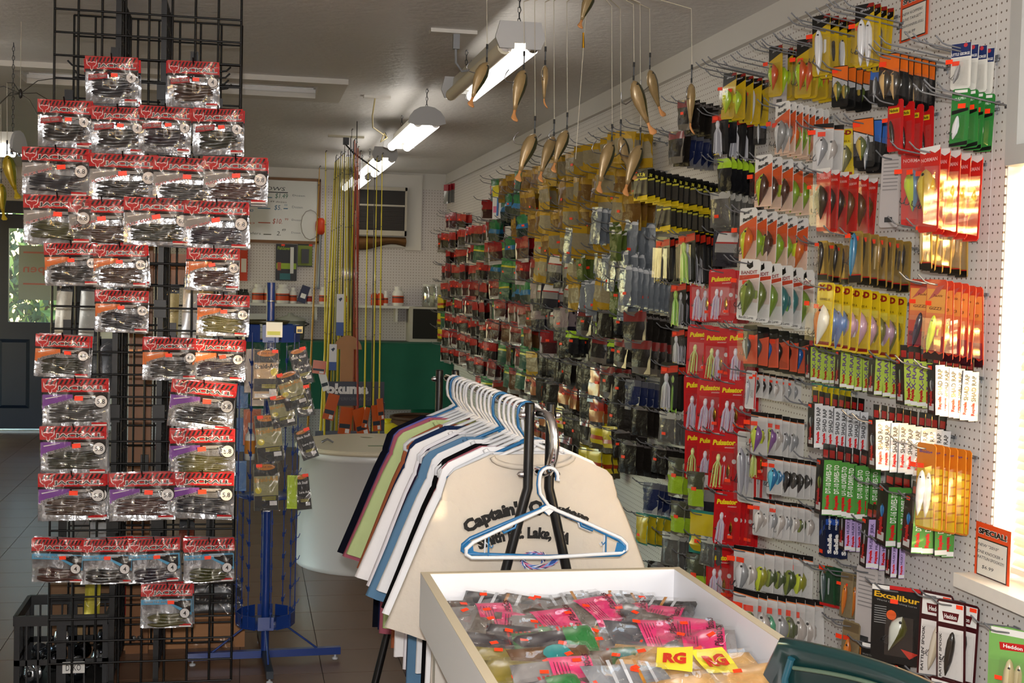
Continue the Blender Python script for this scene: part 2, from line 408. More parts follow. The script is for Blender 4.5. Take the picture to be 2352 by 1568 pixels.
f = rpart('front_panel'); grid_panel('p', gl_, YG, 8, (1, 0, 0), .067, 2.43, f)
b = rpart('rear_panel'); grid_panel('p', gl_, YG2, 8, (1, 0, 0), .067, 2.43, b)
for xx in (at_y(262, 900, YG).x, at_y(365, 900, YG).x):
    s_ = rpart('cross_panel'); grid_panel('p', xx, YG+.01, 6, (0, 1, 0), .067, 2.43, s_, .0040)
    s_.location = (0, .01, 0)
for xx in (at_y(262, 900, YG).x, at_y(365, 900, YG).x):
    obj('corner_post', MB().box(xx-.009, xx+.009, YG+.012, YG+.03, 0, 2.43, GRIDBLK), rk)
for z in (.62, 1.0, 1.36, 1.75, 2.1):
    for xx in (at_y(262, 900, YG).x, at_y(365, 900, YG).x):
        obj('joining_clip', MB().box(xx-.02, xx+.02, YG-.004, YG+.015, z-.03, z+.03, GRIDBLK), rk)

FOIL = M('9c9ea2', .2, .6, bump=(1.0, 15)); HRED = M('c01318', .6, spec=.25); HBLK = M('0b0708', .6, spec=.25); OUTL = M('e8e4e2', .6, spec=.25)
TXTB = M('14100f', .4); STK = M('ff3f14', .5)
ACC = {'grey': M('8e8c8b', .6), 'orange': M('d9702a', .6), 'purple': M('7a3f9a', .6), 'red': M('a8161c', .6), 'blue': M('4f9fc8', .6)}
def N(w, h, top=.012):
    return lambda x, y, d=0: Vector(((x-.5)*w, d, top-y*h))
def fox(mb, P, x, y, s, mat, d):
    pts = [(0, 0), (.10, .28), (.30, .22), (.5, .30), (.70, .22), (.90, .28), (1, 0), (.98, .42), (.80, .60), (.66, .62), (.62, .85), (.5, 1.0), (.38, .85), (.34, .62), (.20, .60), (.02, .42)]
    mb.poly([P(x+a*s[0], y+b_*s[1], d) for a, b_ in reversed(pts)], mat)
def rect(mb, P, x0, y0, x1, y1, mat, d): mb.poly([P(x0, y1, d), P(x1, y1, d), P(x1, y0, d), P(x0, y0, d)], mat)
def bulge(w, h, dep, seed, top=.012, amp=.0025):
    rr = random.Random(seed); ph = [rr.uniform(0, 6) for _ in range(6)]; k = [rr.uniform(3, 9) for _ in range(4)]
    def fn(u, v):
        e = min(1, 4*u*(1-u)*1.4)*min(1, 4*v*(1-v)*1.4)
        wob = amp*(math.sin(k[0]*u*3+ph[0]+3*v)+math.sin(k[1]*v*3+ph[1]+4*u))
        return Vector(((u-.5)*w, dep*e+wob, top-h+v*h))
    return fn
_jp = {}
def jack_parts(series, size, accent, w, h):
    key = (series, size, accent)
    if key in _jp: return _jp[key]
    P = N(w, h); hd = MB()
    D = -.0125
    rect(hd, P, 0, 0, 1, .30, HRED, D)
    for i in range(15):
        x = -.02+i*.07
        pts = [(x, .115), (x+.035, .115), (x+.075, .02), (x+.04, .02)]
        if x+.075 < 1 and x > 0: hd.poly([P(a, b_, D-.0003) for a, b_ in pts], HBLK)
    rect(hd, P, 0, .275, 1, .325, HBLK, D-.0004); rect(hd, P, .16, .125, .97, .135, HBLK, D-.0004)
    fox(hd, P, .025, .055, (.20, .27), OUTL, D-.0006); fox(hd, P, .042, .085, (.166, .21), HRED, D-.0009)
    A = ACC[accent]
    if series == 'cross':
        hd.poly([P(*p, D-.0002) for p in ((.01, .46), (.55, .46), (.86, .66), (.985, .70), (.985, .35), (.01, .35))], A)
        hd.poly([P(*p, D-.0004) for p in ((.60, .44), (.97, .64), (.97, .37), (.58, .37))], HBLK)
        cxy = (.85, .66)
    elif series == 'craw':
        hd.poly([P(*p, D-.0002) for p in ((.06, .52), (.42, .46), (.42, .34), (.06, .40))], A)
        rect(hd, P, .46, .33, .985, .40, HBLK, D-.0002); cxy = (.87, .44)
    else:
        hd.poly([P(*p, D-.0002) for p in ((.01, .64), (.12, .52), (.30, .46), (.46, .43), (.46, .32), (.01, .32))], A)
        hd.poly([P(*p, D-.0003) for p in ((.05, .40), (.30, .345), (.30, .355), (.06, .42))], OUTL)
        rect(hd, P, .47, .325, .985, .42, HBLK, D-.0002); cxy = (.885, .47)
    for j in range(3): rect(hd, P, .50, .345+j*.022, .80-.04*j, .355+j*.022, OUTL, D-.0005)
    for rr_, mm, dd in ((.105, HBLK, D-.0006), (.094, OUTL, D-.0008)):
        hd.poly([P(cxy[0]+rr_*math.cos(t*math.pi/9), cxy[1]+rr_*w/h*math.sin(-t*math.pi/9), dd) for t in range(18)], mm)
    rect(hd, P, .74, .90, .97, .94, HRED, D+.002); rect(hd, P, .74, .94, .97, .97, OUTL, D+.002)
    lt = MB()
    c0 = P(.59, .205)
    text(lt, 'JACKALL', w*.745, h*.125, OUTL, c0.x, c0.z, D-.0011, bold=.07)
    text(lt, 'JACKALL', w*.72, h*.098, TXTB, c0.x, c0.z, D-.0014, bold=.03)
    c1 = P(*cxy); text(lt, size, w*(.12 if len(size) > 1 else .06), h*.10, TXTB, c1.x, c1.z, D-.0011, bold=.015)
    sub = {'craw': ('COVER CRAW', .24, .43, .33, .06, .10), 'cross': ('CROSS TAIL SHAD', .29, .405, .50, .045, 0), 'flick': ('FLICK SHAKE', .25, .51, .43, .06, .30)}[series]
    c2 = P(sub[1], sub[2]); text(lt, sub[0], w*sub[3], h*sub[4], OUTL, c2.x, c2.z, D-.0008, rot=sub[5], bold=.04)
    text(lt, sub[0], w*sub[3]*.985, h*sub[4]*.9, HRED if accent == 'grey' else TXTB, c2.x, c2.z, D-.0011, rot=sub[5], bold=.01)
    fb = bulge(w, h, -.003, series, amp=.0014)
    fm = MB().sheet(lambda u, v: fb(u, v)+Vector((0, -.0155, 0)), 14, 10, BAGFILM)
    bm = MB().sheet(bulge(w, h, .006, series+'b'), 10, 8, FOIL)
    _jp[key] = (hd.mesh('header_print'), lt.mesh('lettering'), fm.mesh('clear_front'), bm.mesh('foil_bag'), cxy)
    return _jp[key]
WORM = {'blue-black': M('141a26', .3, coat=.5), 'black': M('121212', .3, coat=.5), 'smoke': M('2a2c2e', .3, coat=.5), 'olive green': M('3a3d12', .35, coat=.4),
        'brown': M('3a2314', .3, coat=.5), 'purple-black': M('1d1626', .3, coat=.5), 'dark red': M('3c1a12', .3, coat=.5), 'moss': M('4c4a20', .4, coat=.3), 'green pumpkin': M('23281a', .3, coat=.4)}
_wm = {}
def worms(series, col, w, h):
    key = (series, col, w)
    if key in _wm: return _wm[key]
    m = MB(); rr = random.Random(col+series); mat = WORM[col]
    n = {'flick': 8, 'craw': 5, 'cross': 4}[series]; z0, z1 = {'flick': (.58, .88), 'craw': (.52, .82), 'cross': (.72, .92)}[series]
    for i in range(n):
        zz = .012-h*(z0+(z1-z0)*i/(n-1)); sl = rr.uniform(-.006, .006); r = {'flick': .0056, 'craw': .0078, 'cross': .0075}[series]; L = w*rr.uniform(.72, .80)
        pts = [(-L/2+L*t/8+rr.uniform(-.003, .003)*0, -.005+.0025*math.sin(t*1.1+i), zz+sl*(t/4-1)+.002*math.sin(t*.9+i*.7)) for t in range(9)]
        prof = [.35, .8, 1, 1, 1, .95, .85, .6, .2] if series != 'craw' else [.3, .9, 1, .85, 1, .8, 1, .7, .3]
        m.tube(pts, [r*p for p in prof], mat, 6)
    _wm[key] = m.mesh('worms'); return _wm[key]
stick_m = MB().box(-.011, .011, -.0006, 0, -.006, .006, STK).mesh('price_sticker')
hook_g = MB().tube([(0, .095, 0), (0, -.012, .004), (0, -.03, .02)], .0026, GRIDBLK, 6).box(-.013, .013, .088, .098, -.02, .06, GRIDBLK).mesh('grid_hook')
hook_b = MB().tube([(0, 0, .018), (.016, 0, .002), (.03, 0, 0), (.13, 0, -.008)], .0034, GRIDBLK, 6).mesh('grid_hook')
JK = [(199,128,314,238,'craw','4','red','blue-black'), (384,138,502,246,'craw','4','red','brown'),
 (90,228,207,335,'craw','4','red','black'), (214,244,327,345,'craw','4','red','smoke'), (323,243,437,343,'craw','4','red','purple-black'), (443,248,557,352,'craw','4','red','green pumpkin'),
 (55,337,203,448,'flick','6.8','grey','blue-black'), (213,352,351,455,'flick','6.8','grey','black'), (357,360,497,457,'flick','6.8','grey','smoke'), (470,358,610,465,'flick','6.8','grey','dark red'),
 (62,446,203,555,'flick','6.8','grey','olive green'), (165,455,303,552,'flick','6.8','grey','brown'), (292,452,428,560,'flick','6.8','grey','green pumpkin'), (427,460,566,568,'flick','6.8','grey','purple-black'),
 (108,556,219,652,'flick','4.8','orange','black'), (220,560,330,653,'flick','4.8','orange','brown'), (433,568,548,662,'flick','4.8','orange','dark red'),
 (222,665,340,760,'flick','4.8','orange','blue-black'), (457,675,568,764,'flick','4.8','orange','moss'),
 (87,768,203,860,'flick','4.8','orange','green pumpkin'), (335,775,447,868,'flick','4.8','orange','smoke'), (447,778,556,867,'flick','4.8','orange','purple-black'),
 (101,868,246,975,'flick','5.8','purple','smoke'), (396,875,540,985,'flick','5.8','purple','black'),
 (98,977,240,1083,'flick','5.8','purple','green pumpkin'), (396,985,533,1082,'flick','5.8','purple','moss'),
 (90,1085,240,1195,'flick','5.8','purple','brown'), (256,1085,396,1192,'flick','5.8','purple','dark red'), (398,1083,530,1195,'flick','5.8','purple','blue-black'),
 (78,1236,190,1328,'cross','4','blue','dark red'), (192,1238,300,1327,'cross','4','blue','black'), (298,1236,408,1327,'cross','4','blue','purple-black'), (424,1237,535,1330,'cross','4','blue','olive green'),
 (328,1340,440,1440,'cross','4','blue','moss')]
rr = random.Random(3)
SER = {'craw': 'ribbed craw', 'flick': 'straight worm', 'cross': 'shad tail'}
for idx, (u0, v0, u1, v1, ser, size, acc, wc) in enumerate(JK):
    yp = YG-.085
    a = at_y(u0, v0, yp); b = at_y(u1, v1, yp)
    ws = {'4': .168, '4.8': .171, '5.8': .214, '6.8': .214}[size]; hs = {'4': .152, '4.8': .141, '5.8': .162, '6.8': .158}[size]
    ser_k = ser+size
    hdm, ltm, fmm, bmm, cxy = jack_parts(ser, size, acc, ws, hs)
    cxp = (a.x+b.x)/2; zt = a.z-.012
    tilt = rr.uniform(-.03, .03) + {23: .12, 10: -.02}.get(idx, 0)
    lab = 'bag of %s %s lures, size %s, %s panel, fox header' % (wc, SER[ser], size, acc)
    grp = 'bagged worms on the black grid rack'
    o = obj('worm_bag', bmm, None, (cxp, yp, zt), (R(rr.uniform(-2, 5)), tilt, R(rr.uniform(-6, 6))), None, lab, 'lure bag', grp)
    obj('header_print', hdm, o); obj('lettering', ltm, o); obj('worms', worms(ser, wc, ws, hs), o); obj('clear_front', fmm, o)
    obj('price_sticker', stick_m, o, ((rr.uniform(-.04, .12))*ws, -.0225, .012-.40*hs), (0, rr.uniform(-.2, .1), 0), ws/.17)
    for k in range(1, 3):
        q = obj('worm_bag', bmm, None, (cxp+rr.uniform(-.006, .006), yp+.017*k, zt+rr.uniform(-.005, .002)), (R(rr.uniform(0, 6)), tilt+rr.uniform(-.05, .05), R(rr.uniform(-5, 5))), None, lab.replace('bag of', 'rear bag of'), 'lure bag', grp)
        obj('header_print', hdm, q)
    hk = obj('grid_hook', hook_g, None, (cxp, yp, zt), None, None, 'black wire hook clipped to the grid rack, holding worm bags', 'hook', 'hooks on the black grid rack')
# bare hooks seen on the rear panel near the top
for u, v in ((155, 150), (170, 172), (530, 165), (528, 180), (525, 195), (532, 205)):
    p = at_y(u, v, YG2-.09)
    obj('grid_hook', hook_b, None, p, (0, 0, 0 if u < 300 else R(180)), 1.0, 'bare black hook near the top of the grid rack', 'hook', 'bare hooks at the top of the grid rack')

# ------------------------------------------------------------------ crate of reels behind the grid
ca = at_y(35, 1415, 4.76); cb = at_y(247, 1415, 4.76); cx0, cx1, cy0, cy1, ch = ca.x, cb.x, 4.76, 5.07, ca.z
CRM = M('141518', .45, noise=(.2, 12))
cr = root('plastic_crate', (0, 0, 0), 'black plastic crate of fishing reels on the floor behind the grid', 'crate')
obj('crate_base', MB().box(cx0, cx1, cy0, cy1, .004, .02, CRM), cr)
def crate_side(p0, p1, nm):
    m = MB(); d = (Vector(p1)-Vector(p0)); L = d.length; d.normalize(); nrm = Vector((-d.y, d.x, 0))*.008
    def bar(a0, a1, z0, z1, th=1):
        p = [Vector(p0)+d*a0, Vector(p0)+d*a1]
        vs = [Vector((q.x, q.y, z))+nrm*s*th for z in (z0, z1) for s in (-.5, .5) for q in p]
        m.add(vs, [(0, 1, 3, 2), (4, 6, 7, 5), (0, 4, 5, 1), (2, 3, 7, 6), (0, 2, 6, 4), (1, 5, 7, 3)], CRM)
    bar(0, L, ch-.035, ch, 1.8); bar(0, L, .004, .03); bar(0, L, ch*.36, ch*.36+.02)
    for k in range(9):
        if k in (0, 4, 8): bar(max(0, L*k/8-.016), min(L, L*k/8+.016), .02, ch-.03)
        else: bar(L*k/8-.003, L*k/8+.003, .02, ch-.03)
    obj(nm, m, cr)
crate_side((cx0, cy0, 0), (cx1, cy0, 0), 'crate_side'); crate_side((cx0, cy1, 0), (cx1, cy1, 0), 'crate_side')
crate_side((cx0, cy0, 0), (cx0, cy1, 0), 'crate_side'); crate_side((cx1, cy0, 0), (cx1, cy1, 0), 'crate_side')
lb = MB().box(0, .075, -.002, 0, 0, .04, M('d8d8d4', .6)); text(lb, 'D3KO', .05, .022, TXTB, .037, .02, -.003); obj('paper_label', lb, cr, (cx0+.16, cy0-.009, .07))
REELS = [('silver', 'c8ccd2'), ('black', '1a1b1e'), ('gunmetal', '50565e')]
rm = []
for nm, c in REELS:
    q = MB(); body = M(c, .18, .9)
    q.lathe([(.004, -.024), (.026, -.022), (.030, -.012), (.018, -.010), (.018, .010), (.030, .012), (.027, .022), (.004, .026)], body, 14, mx=Matrix.Rotation(R(90), 4, 'X'))
    h_ = MB().tube([(0, -.024, 0), (0, -.034, 0), (.03, -.036, .01)], .003, DSTEEL, 6).lathe([(0, -.010), (.008, -.008), (.008, .008), (0, .010)], M('111111', .4), 8, c=(.032, -.042, .01))
    ft = MB().tube([(0, 0, -.02), (0, 0, -.038), (-.03, 0, -.04), (.03, 0, -.04)], .004, BLACK, 6)
    sp = MB().lathe([(.017, -.009), (.017, .009)], M('2d3a55', .3, .4), 12, mx=Matrix.Rotation(R(90), 4, 'X'))
    rm.append((nm, q.mesh('reel_body'), h_.mesh('handle'), ft.mesh('reel_foot'), sp.mesh('spool')))
rr = random.Random(11)
for k in range(12):
    nm, a, b_, c_, d_ = rm[k % 3]
    e = (rr.uniform(-.6, .6), rr.uniform(-.4, .4), rr.uniform(0, 6))
    o = obj('fishing_reel', a, None, (cx0+.05+(k % 4)*.075, cy0+.06+(k//4 % 3)*.085, .055+.045*(k % 2)+.03*(k//8)), e, None, '%s baitcasting reel lying in the black crate' % nm, 'fishing reel', 'reels in the black crate')
    obj('handle', b_, o); obj('reel_foot', c_, o); obj('spool', d_, o)

# ------------------------------------------------------------------ wooden stand behind the grid
WOOD = M('8a5a32', .45, noise=(.25, 9)); WOODL = M('a8764a', .5, noise=(.25, 7))
ws = root('wooden_stand', (0, 0, 0), 'wooden post stand on a plank base behind the grid rack', 'display stand')
yw = 5.22
a = at_y(294, 1000, yw).x; b = at_y(346, 1000, yw).x
obj('post', MB().box(a, b, yw, yw+.05, .0, 1.78, WOOD), ws)
c0 = at_y(280, 1480, yw).x; c1 = at_y(562, 1480, yw).x
obj('base_plank', MB().box(c0, c1, yw+.052, yw+.09, 0, .13, WOODL), ws)
obj('base_foot', MB().box(c0+.02, c1-.02, yw+.09, yw+.5, 0, .09, WOOD), ws)
obj('shelf_board', MB().box(a-.25, b+.22, yw+.05, yw+.09, 1.44, 1.56, WOOD), ws)
for x in (a+.03, b-.03): obj('bolt', MB().lathe([(.012, -.004), (.012, 0), (0, .003)], STEEL, 12, mx=Matrix.Translation((x, yw, .06)) @ Matrix.Rotation(R(90), 4, 'X')), ws)
# small stock glimpsed through the grid
JUNK = [(150, 650, 205, 'c8c4b4', 'clear tube of pale lure tails'), (205, 650, 190, 'b9bab2', 'clear tube of silver lure tails'), (440, 640, 150, 'd8d8d8', 'silver packet with clear front'),
        (395, 655, 110, 'c6b47a', 'gold lure packet'), (475, 650, 120, 'c9b787', 'amber lure packet'), (215, 775, 130, '3b3d3c', 'dark packet of soft lures'), (245, 780, 130, '44464a', 'grey packet of soft lures'),
        (425, 1010, 140, '54402e', 'brown packet of soft lures'), (380, 880, 150, '6f2b2a', 'red and blue lure packet'), (245, 1110, 110, 'c4c6c8', 'silver packet of split tails'), (215, 1320, 90, 'd0c43a', 'yellow edged clear packet'),
        (225, 1180, 80, 'b8bcc0', 'small silver packet'), (430, 1195, 70, '8a3a22', 'orange and black lure packet')]
for u, v, hp, c, lab in JUNK:
    p = at_y(u, v, 5.02); hh = hp*5.02/3000
    o = obj('lure_packet', MB().sheet(bulge(.055, hh, .004, lab, top=0), 4, 6, M(c, .3, .2)), None, p, (0, rr.uniform(-.05, .05), 0), None, lab+' inside the grid rack', 'lure packet', 'packets hung inside the grid rack')
    obj('clear_front', MB().sheet(bulge(.055, hh, -.012, lab+'f', top=0), 4, 6, BAGFILM), o)
    obj('card_header', MB().box(-.0275, .0275, -.002, .002, -.03, .004, M('20242a', .5)), o)
for k, (u, c) in enumerate(((155, 'd8c838'), (190, 'b01818'), (225, 'b01818'))):
    p = at_y(u, 1340, 5.25)
    o = obj('line_spool', MB().lathe([(.03, 0), (.03, .004), (.022, .006), (.022, .034), (.03, .036), (.03, .04)], M(c, .4), 16), None, (p.x, 5.25, .29), None, None, ('%s fishing line spool on a carton behind the crate' % ('yellow' if k == 0 else 'red')), 'line spool', 'line spools behind the crate')
    obj('spool_label', MB().lathe([(.0225, .008), (.0225, .032)], WHITE, 16), o)
o = obj('carton', MB().box(-.11, .11, -.08, .08, 0, .29, M('7a5a3c', .7)), None, (at_y(190, 1400, 5.25).x, 5.25, 0), None, None, 'brown cardboard carton on the floor behind the crate', 'carton')
obj('tape', MB().box(-.02, .02, -.081, .081, .0, .2905, M('a88a5c', .4)), o)
o = obj('reel_box', MB().box(-.10, .10, -.06, .06, 0, .30, M('a81c1a', .5)), None, (at_y(230, 1395, 5.42).x+.10, 5.80, 0), None, None, 'red cardboard reel box behind the crate', 'box')
obj('box_label', MB().box(-.08, .08, -.061, -.06, .19, .21, WHITE), o)
# bundle of dark clear-bagged tails behind the lower grid
for k in range(4):
    p = at_y(490, 1330+k*38, 5.35)
    o = obj('tail_bag', MB().sheet(bulge(.23, .075, .012, 'tb%d' % k, top=0), 8, 5, M('23262b', .3)), None, (p.x, 5.33-.012*k, p.z), (R(-12), 0, 0), None, 'clear bag of dark soft tails stacked behind the lower grid', 'lure bag', 'dark bags behind the lower grid')
    obj('clear_front', MB().sheet(bulge(.25, .09, -.018, 'tbf%d' % k, top=.006), 9, 6, BAGFILM), o)

# ------------------------------------------------------------------ blue spinner rack with bagged line cleaners
BLUE = M('14357c', .35, coat=.3)
bp = at_y(608, 1508, 5.05); sx, sy = bp.x, 5.05
sp_ = root('spinner_rack', (sx, sy, 0), 'blue metal spinner rack with clip wires and bagged line cleaner', 'spinner rack')
obj('pole', MB().tube([(0, 0, .02), (0, 0, 1.458)], .0155, BLUE, 14), sp_)
obj('pole_band', MB().lathe([(.0165, 1.385), (.0175, 1.388), (.0165, 1.391)], STEEL, 14), sp_)
RR_ = .112
for z0, z1, nm in ((1.235, 1.30, 'top_band'), (.15, .20, 'bottom_band'), (.64, .66, 'middle_band')):
    for k in range(10):
        a0, a1 = 2*math.pi*(k+.08)/10, 2*math.pi*(k+.92)/10
        if nm == 'middle_band': continue
        p0, p1 = Vector((math.cos(a0)*RR_, math.sin(a0)*RR_, 0)), Vector((math.cos(a1)*RR_, math.sin(a1)*RR_, 0))
        obj(nm, MB().add([p0+Vector((0, 0, z0)), p1+Vector((0, 0, z0)), p1+Vector((0, 0, z1)), p0+Vector((0, 0, z1)), p0*.97+Vector((0, 0, z0)), p1*.97+Vector((0, 0, z0)), p1*.97+Vector((0, 0, z1)), p0*.97+Vector((0, 0, z1))], [(0, 1, 2, 3), (7, 6, 5, 4), (0, 3, 7, 4), (1, 5, 6, 2), (3, 2, 6, 7), (0, 4, 5, 1)], BLUE), sp_)
    obj('disc', MB().lathe([(0, z0+.002), (RR_*.98, z0+.002), (RR_*.98, z0+.006), (0, z0+.006)], BLUE, 20), sp_)
wm_ = MB().tube([(0, 0, .16), (0, 0, 1.27)], .0022, BLUE, 5)
clip_m = MB().tube([(0, 0, 0), (.010, 0, .003), (.016, 0, .018)], .0018, BLUE, 5).box(-.003, .003, -.004, .004, -.008, .010, BLUE).mesh('clip')
wm_ = wm_.mesh('clip_wire')
for k in range(8):
    a = 2*math.pi*k/8+.15
    wv = obj('clip_wire', wm_, sp_, (math.cos(a)*RR_, math.sin(a)*RR_, 0), (0, 0, a))
    for j in range(12): obj('clip', clip_m, wv, (0, 0, .22+j*.085))
for k in range(4):
    a = math.pi/2*k+.05
    d = Vector((math.cos(a), math.sin(a), 0)); n_ = Vector((-d.y, d.x, 0))*.0125
    p = [d*.015, d*.29]
    vs = [q+s*n_+Vector((0, 0, z)) for z in (.02, .048) for s in (-1, 1) for q in p]
    obj('base_leg', MB().add(vs, [(0, 1, 3, 2), (4, 6, 7, 5), (0, 4, 5, 1), (2, 3, 7, 6), (0, 2, 6, 4), (1, 5, 7, 3)], BLUE if k in (0, 2) else M('1c2530', .4)), sp_)
    obj('brace', MB().tube([d*.2+Vector((0, 0, .045)), d*.05+Vector((0, 0, .16))], .004, BLUE, 5), sp_)
    obj('levelling_foot', MB().lathe([(.012, 0), (.012, .006), (.004, .008), (.004, .022)], M('b9bcc0', .4), 10, c=(d.x*.27, d.y*.27, 0)), sp_)
tg = at_y(630, 757, sy-RR_-.006)
o = obj('price_card', MB().box(-.03, .03, -.001, 0, -.028, .028, M('f3f2df', .4)), None, (tg.x, sy-RR_-.006, tg.z), None, None, 'white price card on the blue spinner band', 'price card'); obj('card_print', MB().box(-.026, .022, -.0015, -.0008, -.02, -.006, M('d6dc5a', .5)), o)
for u, v in ((579, 757), (688, 757)):
    p = at_y(u, v, sy-.06); o = obj('price_tag', MB().box(-.012, .012, -.001, 0, -.013, .013, M('e8d48a', .5)), None, p, None, None, 'small yellow price tag on the blue spinner band', 'price tag', 'yellow tags on the spinner band'); obj('barcode', MB().box(-.008, .008, -.0016, -.001, -.009, .002, TXTB), o)
p = at_y(600, 742, sy); obj('lid_tray', MB().lathe([(0, 0), (.085, 0), (.095, .012), (.088, .013), (.08, .004), (0, .004)], M('3c3a22', .35), 20), None, (sx-.02, sy, 1.302), None, None, 'dark plastic dish lying on top of the blue spinner', 'dish')
# bags on the spinner: (u, v top, w px, h px, kind, lean)
TANB = M('c9ab86', .45); BLKB = M('17150f', .4); OLIV = M('9a9468', .45); ORB = M('c05a1c', .4); PALE = M('cfd4d8', .35)
BA = [(612, 790, 62, 130, 'tan', 0), (680, 792, 46, 95, 'slick', -.25), (655, 845, 62, 100, 'braid', -.33), (640, 900, 62, 85, 'braid', -.2), (612, 940, 66, 125, 'braid', -.1), (690, 880, 42, 80, 'slick', -.2), (690, 980, 42, 80, 'slick', -.35),
      (610, 1052, 62, 125, 'braid', -.03), (690, 1080, 38, 95, 'slick', -.12), (672, 1082, 26, 90, 'lime', 0), (580, 790, 38, 115, 'pale', 0), (592, 845, 34, 90, 'pale', 0), (580, 930, 44, 95, 'orange', 0), (555, 850, 34, 90, 'bluebag', 0), (552, 950, 36, 90, 'bluebag', 0), (550, 1050, 36, 80, 'bluebag', 0), (575, 960, 30, 100, 'bottle', 0)]
for u, v, wp, hp, kd, lean in BA:
    yy = sy-RR_-.03 if kd in ('tan', 'slick', 'braid', 'lime') else sy-.03
    if kd == 'bluebag': yy = sy+.06
    p = at_y(u, v, yy); w_ = wp*yy/3000; h_ = hp*yy/3000
    P = N(w_, h_, .004); core = MB(); D = -.006
    bodyc = {'tan': TANB, 'slick': BLKB, 'braid': OLIV, 'lime': M('b8d42a', .4), 'pale': M('d9c4b0', .4), 'orange': ORB, 'bluebag': M('5d86b8', .4), 'bottle': M('d8d8d0', .4)}[kd]
    core.box(-w_*.44, w_*.44, -.004, .004, -h_*.95, -h_*.10, bodyc)
    if kd in ('tan', 'braid', 'slick'):
        rect(core, P, .07, .12, .93, .34, BLKB, D); rect(core, P, .07, .70 if kd != 'tan' else .62, .93, .97 if kd != 'tan' else .84, BLKB, D)
        core.poly([P(.5+.34*math.cos(-t*math.pi/8), .18+.055*math.sin(-t*math.pi/8), D-.0006) for t in range(16)][::-1][::-1], M('c8791c', .4))
        rect(core, P, .62, .80, .88, .88, OUTL, D-.0006)
        for q in range(3): rect(core, P, .35, .72+q*.025, .85, .73+q*.025, M('c9c040', .5), D-.0006)
        if kd == 'braid': core.poly([P(.22+.12*math.cos(t*math.pi/6), .60+.06*math.sin(-t*math.pi/6), D-.0006) for t in range(12)], M('e0cc3c', .4))
        if kd == 'tan': rect(core, P, .1, .88, .9, .95, OUTL, D-.0006); core.poly([P(.78+.12*math.cos(t*math.pi/6), .50+.07*math.sin(-t*math.pi/6), D-.0006) for t in range(12)], M('e0cc3c', .4))
    if kd == 'bottle':
        core = MB().lathe([(.0, -h_*.95), (w_*.4, -h_*.94), (w_*.4, -h_*.4), (w_*.2, -h_*.3), (w_*.2, -h_*.1), (0, -h_*.1)], bodyc, 12); core.lathe([(w_*.41, -h_*.8), (w_*.41, -h_*.5)], M('c07a2a', .4), 12)
    LABS = {'tan': 'tan line conditioner bag with script lettering', 'slick': 'narrow black lubricant bag with white lettering', 'braid': 'olive and black line conditioner bag', 'lime': 'lime green bottle bag', 'pale': 'clear bag holding a pale bottle', 'orange': 'clear bag with an orange part', 'bluebag': 'blue tinted clear bag', 'bottle': 'white sprayer bottle'}
    o = obj('cleaner_bag' if kd != 'bottle' else 'sprayer_bottle', core, None, (p.x, yy, p.z), (0, lean, R(-8 if u > 640 else 4)), None, LABS[kd]+' on the blue spinner', 'supply bag', 'bags on the blue spinner rack')
    if kd != 'bottle': obj('clear_front', MB().sheet(bulge(w_, h_, -.018, kd+str(u), top=.004), 6, 8, BAGFILM), o)
    if kd in ('tan', 'braid'):
        lt = MB(); c_ = P(.5, .40); text(lt, 'Braid-Aid', w_*.82, h_*.085, TXTB if kd == 'tan' else M('c98a2a', .4), c_.x, c_.z, D-.001, rot=.06, bold=.02); c_ = P(.52, .175); text(lt, 'LINE AID', w_*.4, h_*.03, TXTB, c_.x, c_.z, D-.0012); obj('lettering', lt, o)
    if kd == 'slick':
        lt = MB(); c_ = P(.5, .32)
        text(lt, 'Slick Stuff', w_*.75, h_*.07, OUTL, c_.x, c_.z, D-.001, bold=.03); c_ = P(.6, .55); text(lt, 'Lure Aid', w_*.6, h_*.06, OUTL, c_.x, c_.z, D-.001, bold=.02); obj('lettering', lt, o)
    if kd in ('tan', 'braid', 'slick'): c_ = P(.25 if kd == 'braid' else .8, .14); obj('price_sticker', stick_m, o, (c_.x, D-.012, c_.z))
# ================================================================== far wall
yw = YF-.002
def W(u, v, y=None): return at_y(u, v, y if y else YF)
# whiteboard
a = W(455, 400); b = W(729, 556)
wb_ = root('whiteboard', (0, YF, 0), 'whiteboard with wooden frame and handwritten bait prices on far wall', 'whiteboard')
zt, zb = 2.345, 1.80
obj('board', MB().box(a.x, b.x, -.02, -.001, zb, zt, M('cfd0c8', .25)), wb_)
BF = M('7a5228', .5, noise=(.2, 9))
for x0, x1, z0, z1 in ((a.x-.02, b.x+.02, zt-.012, zt+.012), (a.x-.02, b.x+.02, zb-.014, zb+.012), (a.x-.02, a.x+.006, zb, zt), (b.x-.006, b.x+.02, zb, zt)):
    obj('frame_rail', MB().box(x0, x1, -.03, -.001, z0, z1, BF), wb_)
HW = lambda c: M(c, .7)
def write(s, u0, u1, v0, v1, c, nm='handwriting', sh=.15):
    p, q = W(u0, v0), W(u1, v1); m = MB(); text(m, s, q.x-p.x, p.z-q.z, HW(c), (p.x+q.x)/2, (p.z+q.z)/2, -.0212, shear=sh, rot=-.02); obj(nm, m, wb_)
def line(u0, u1, v, c):
    p, q = W(u0, v), W(u1, v+2); obj('pen_line', MB().box(p.x, q.x, -.0212, -.02, p.z-.004, p.z+.004, HW(c)), wb_)
write('MINNOWS', 560, 655, 426, 438, '30343a'); line(560, 661, 439, '30343a')
write('Small', 505, 560, 447, 460, '3c6a58'); line(575, 625, 452, '3f6f86'); write('$1.49', 632, 661, 444, 458, '3c6a58'); write('Dozen', 672, 700, 447, 452, '5a6468', sh=0)
write('or 2.49 dozen', 600, 658, 460, 466, '4a4a48')
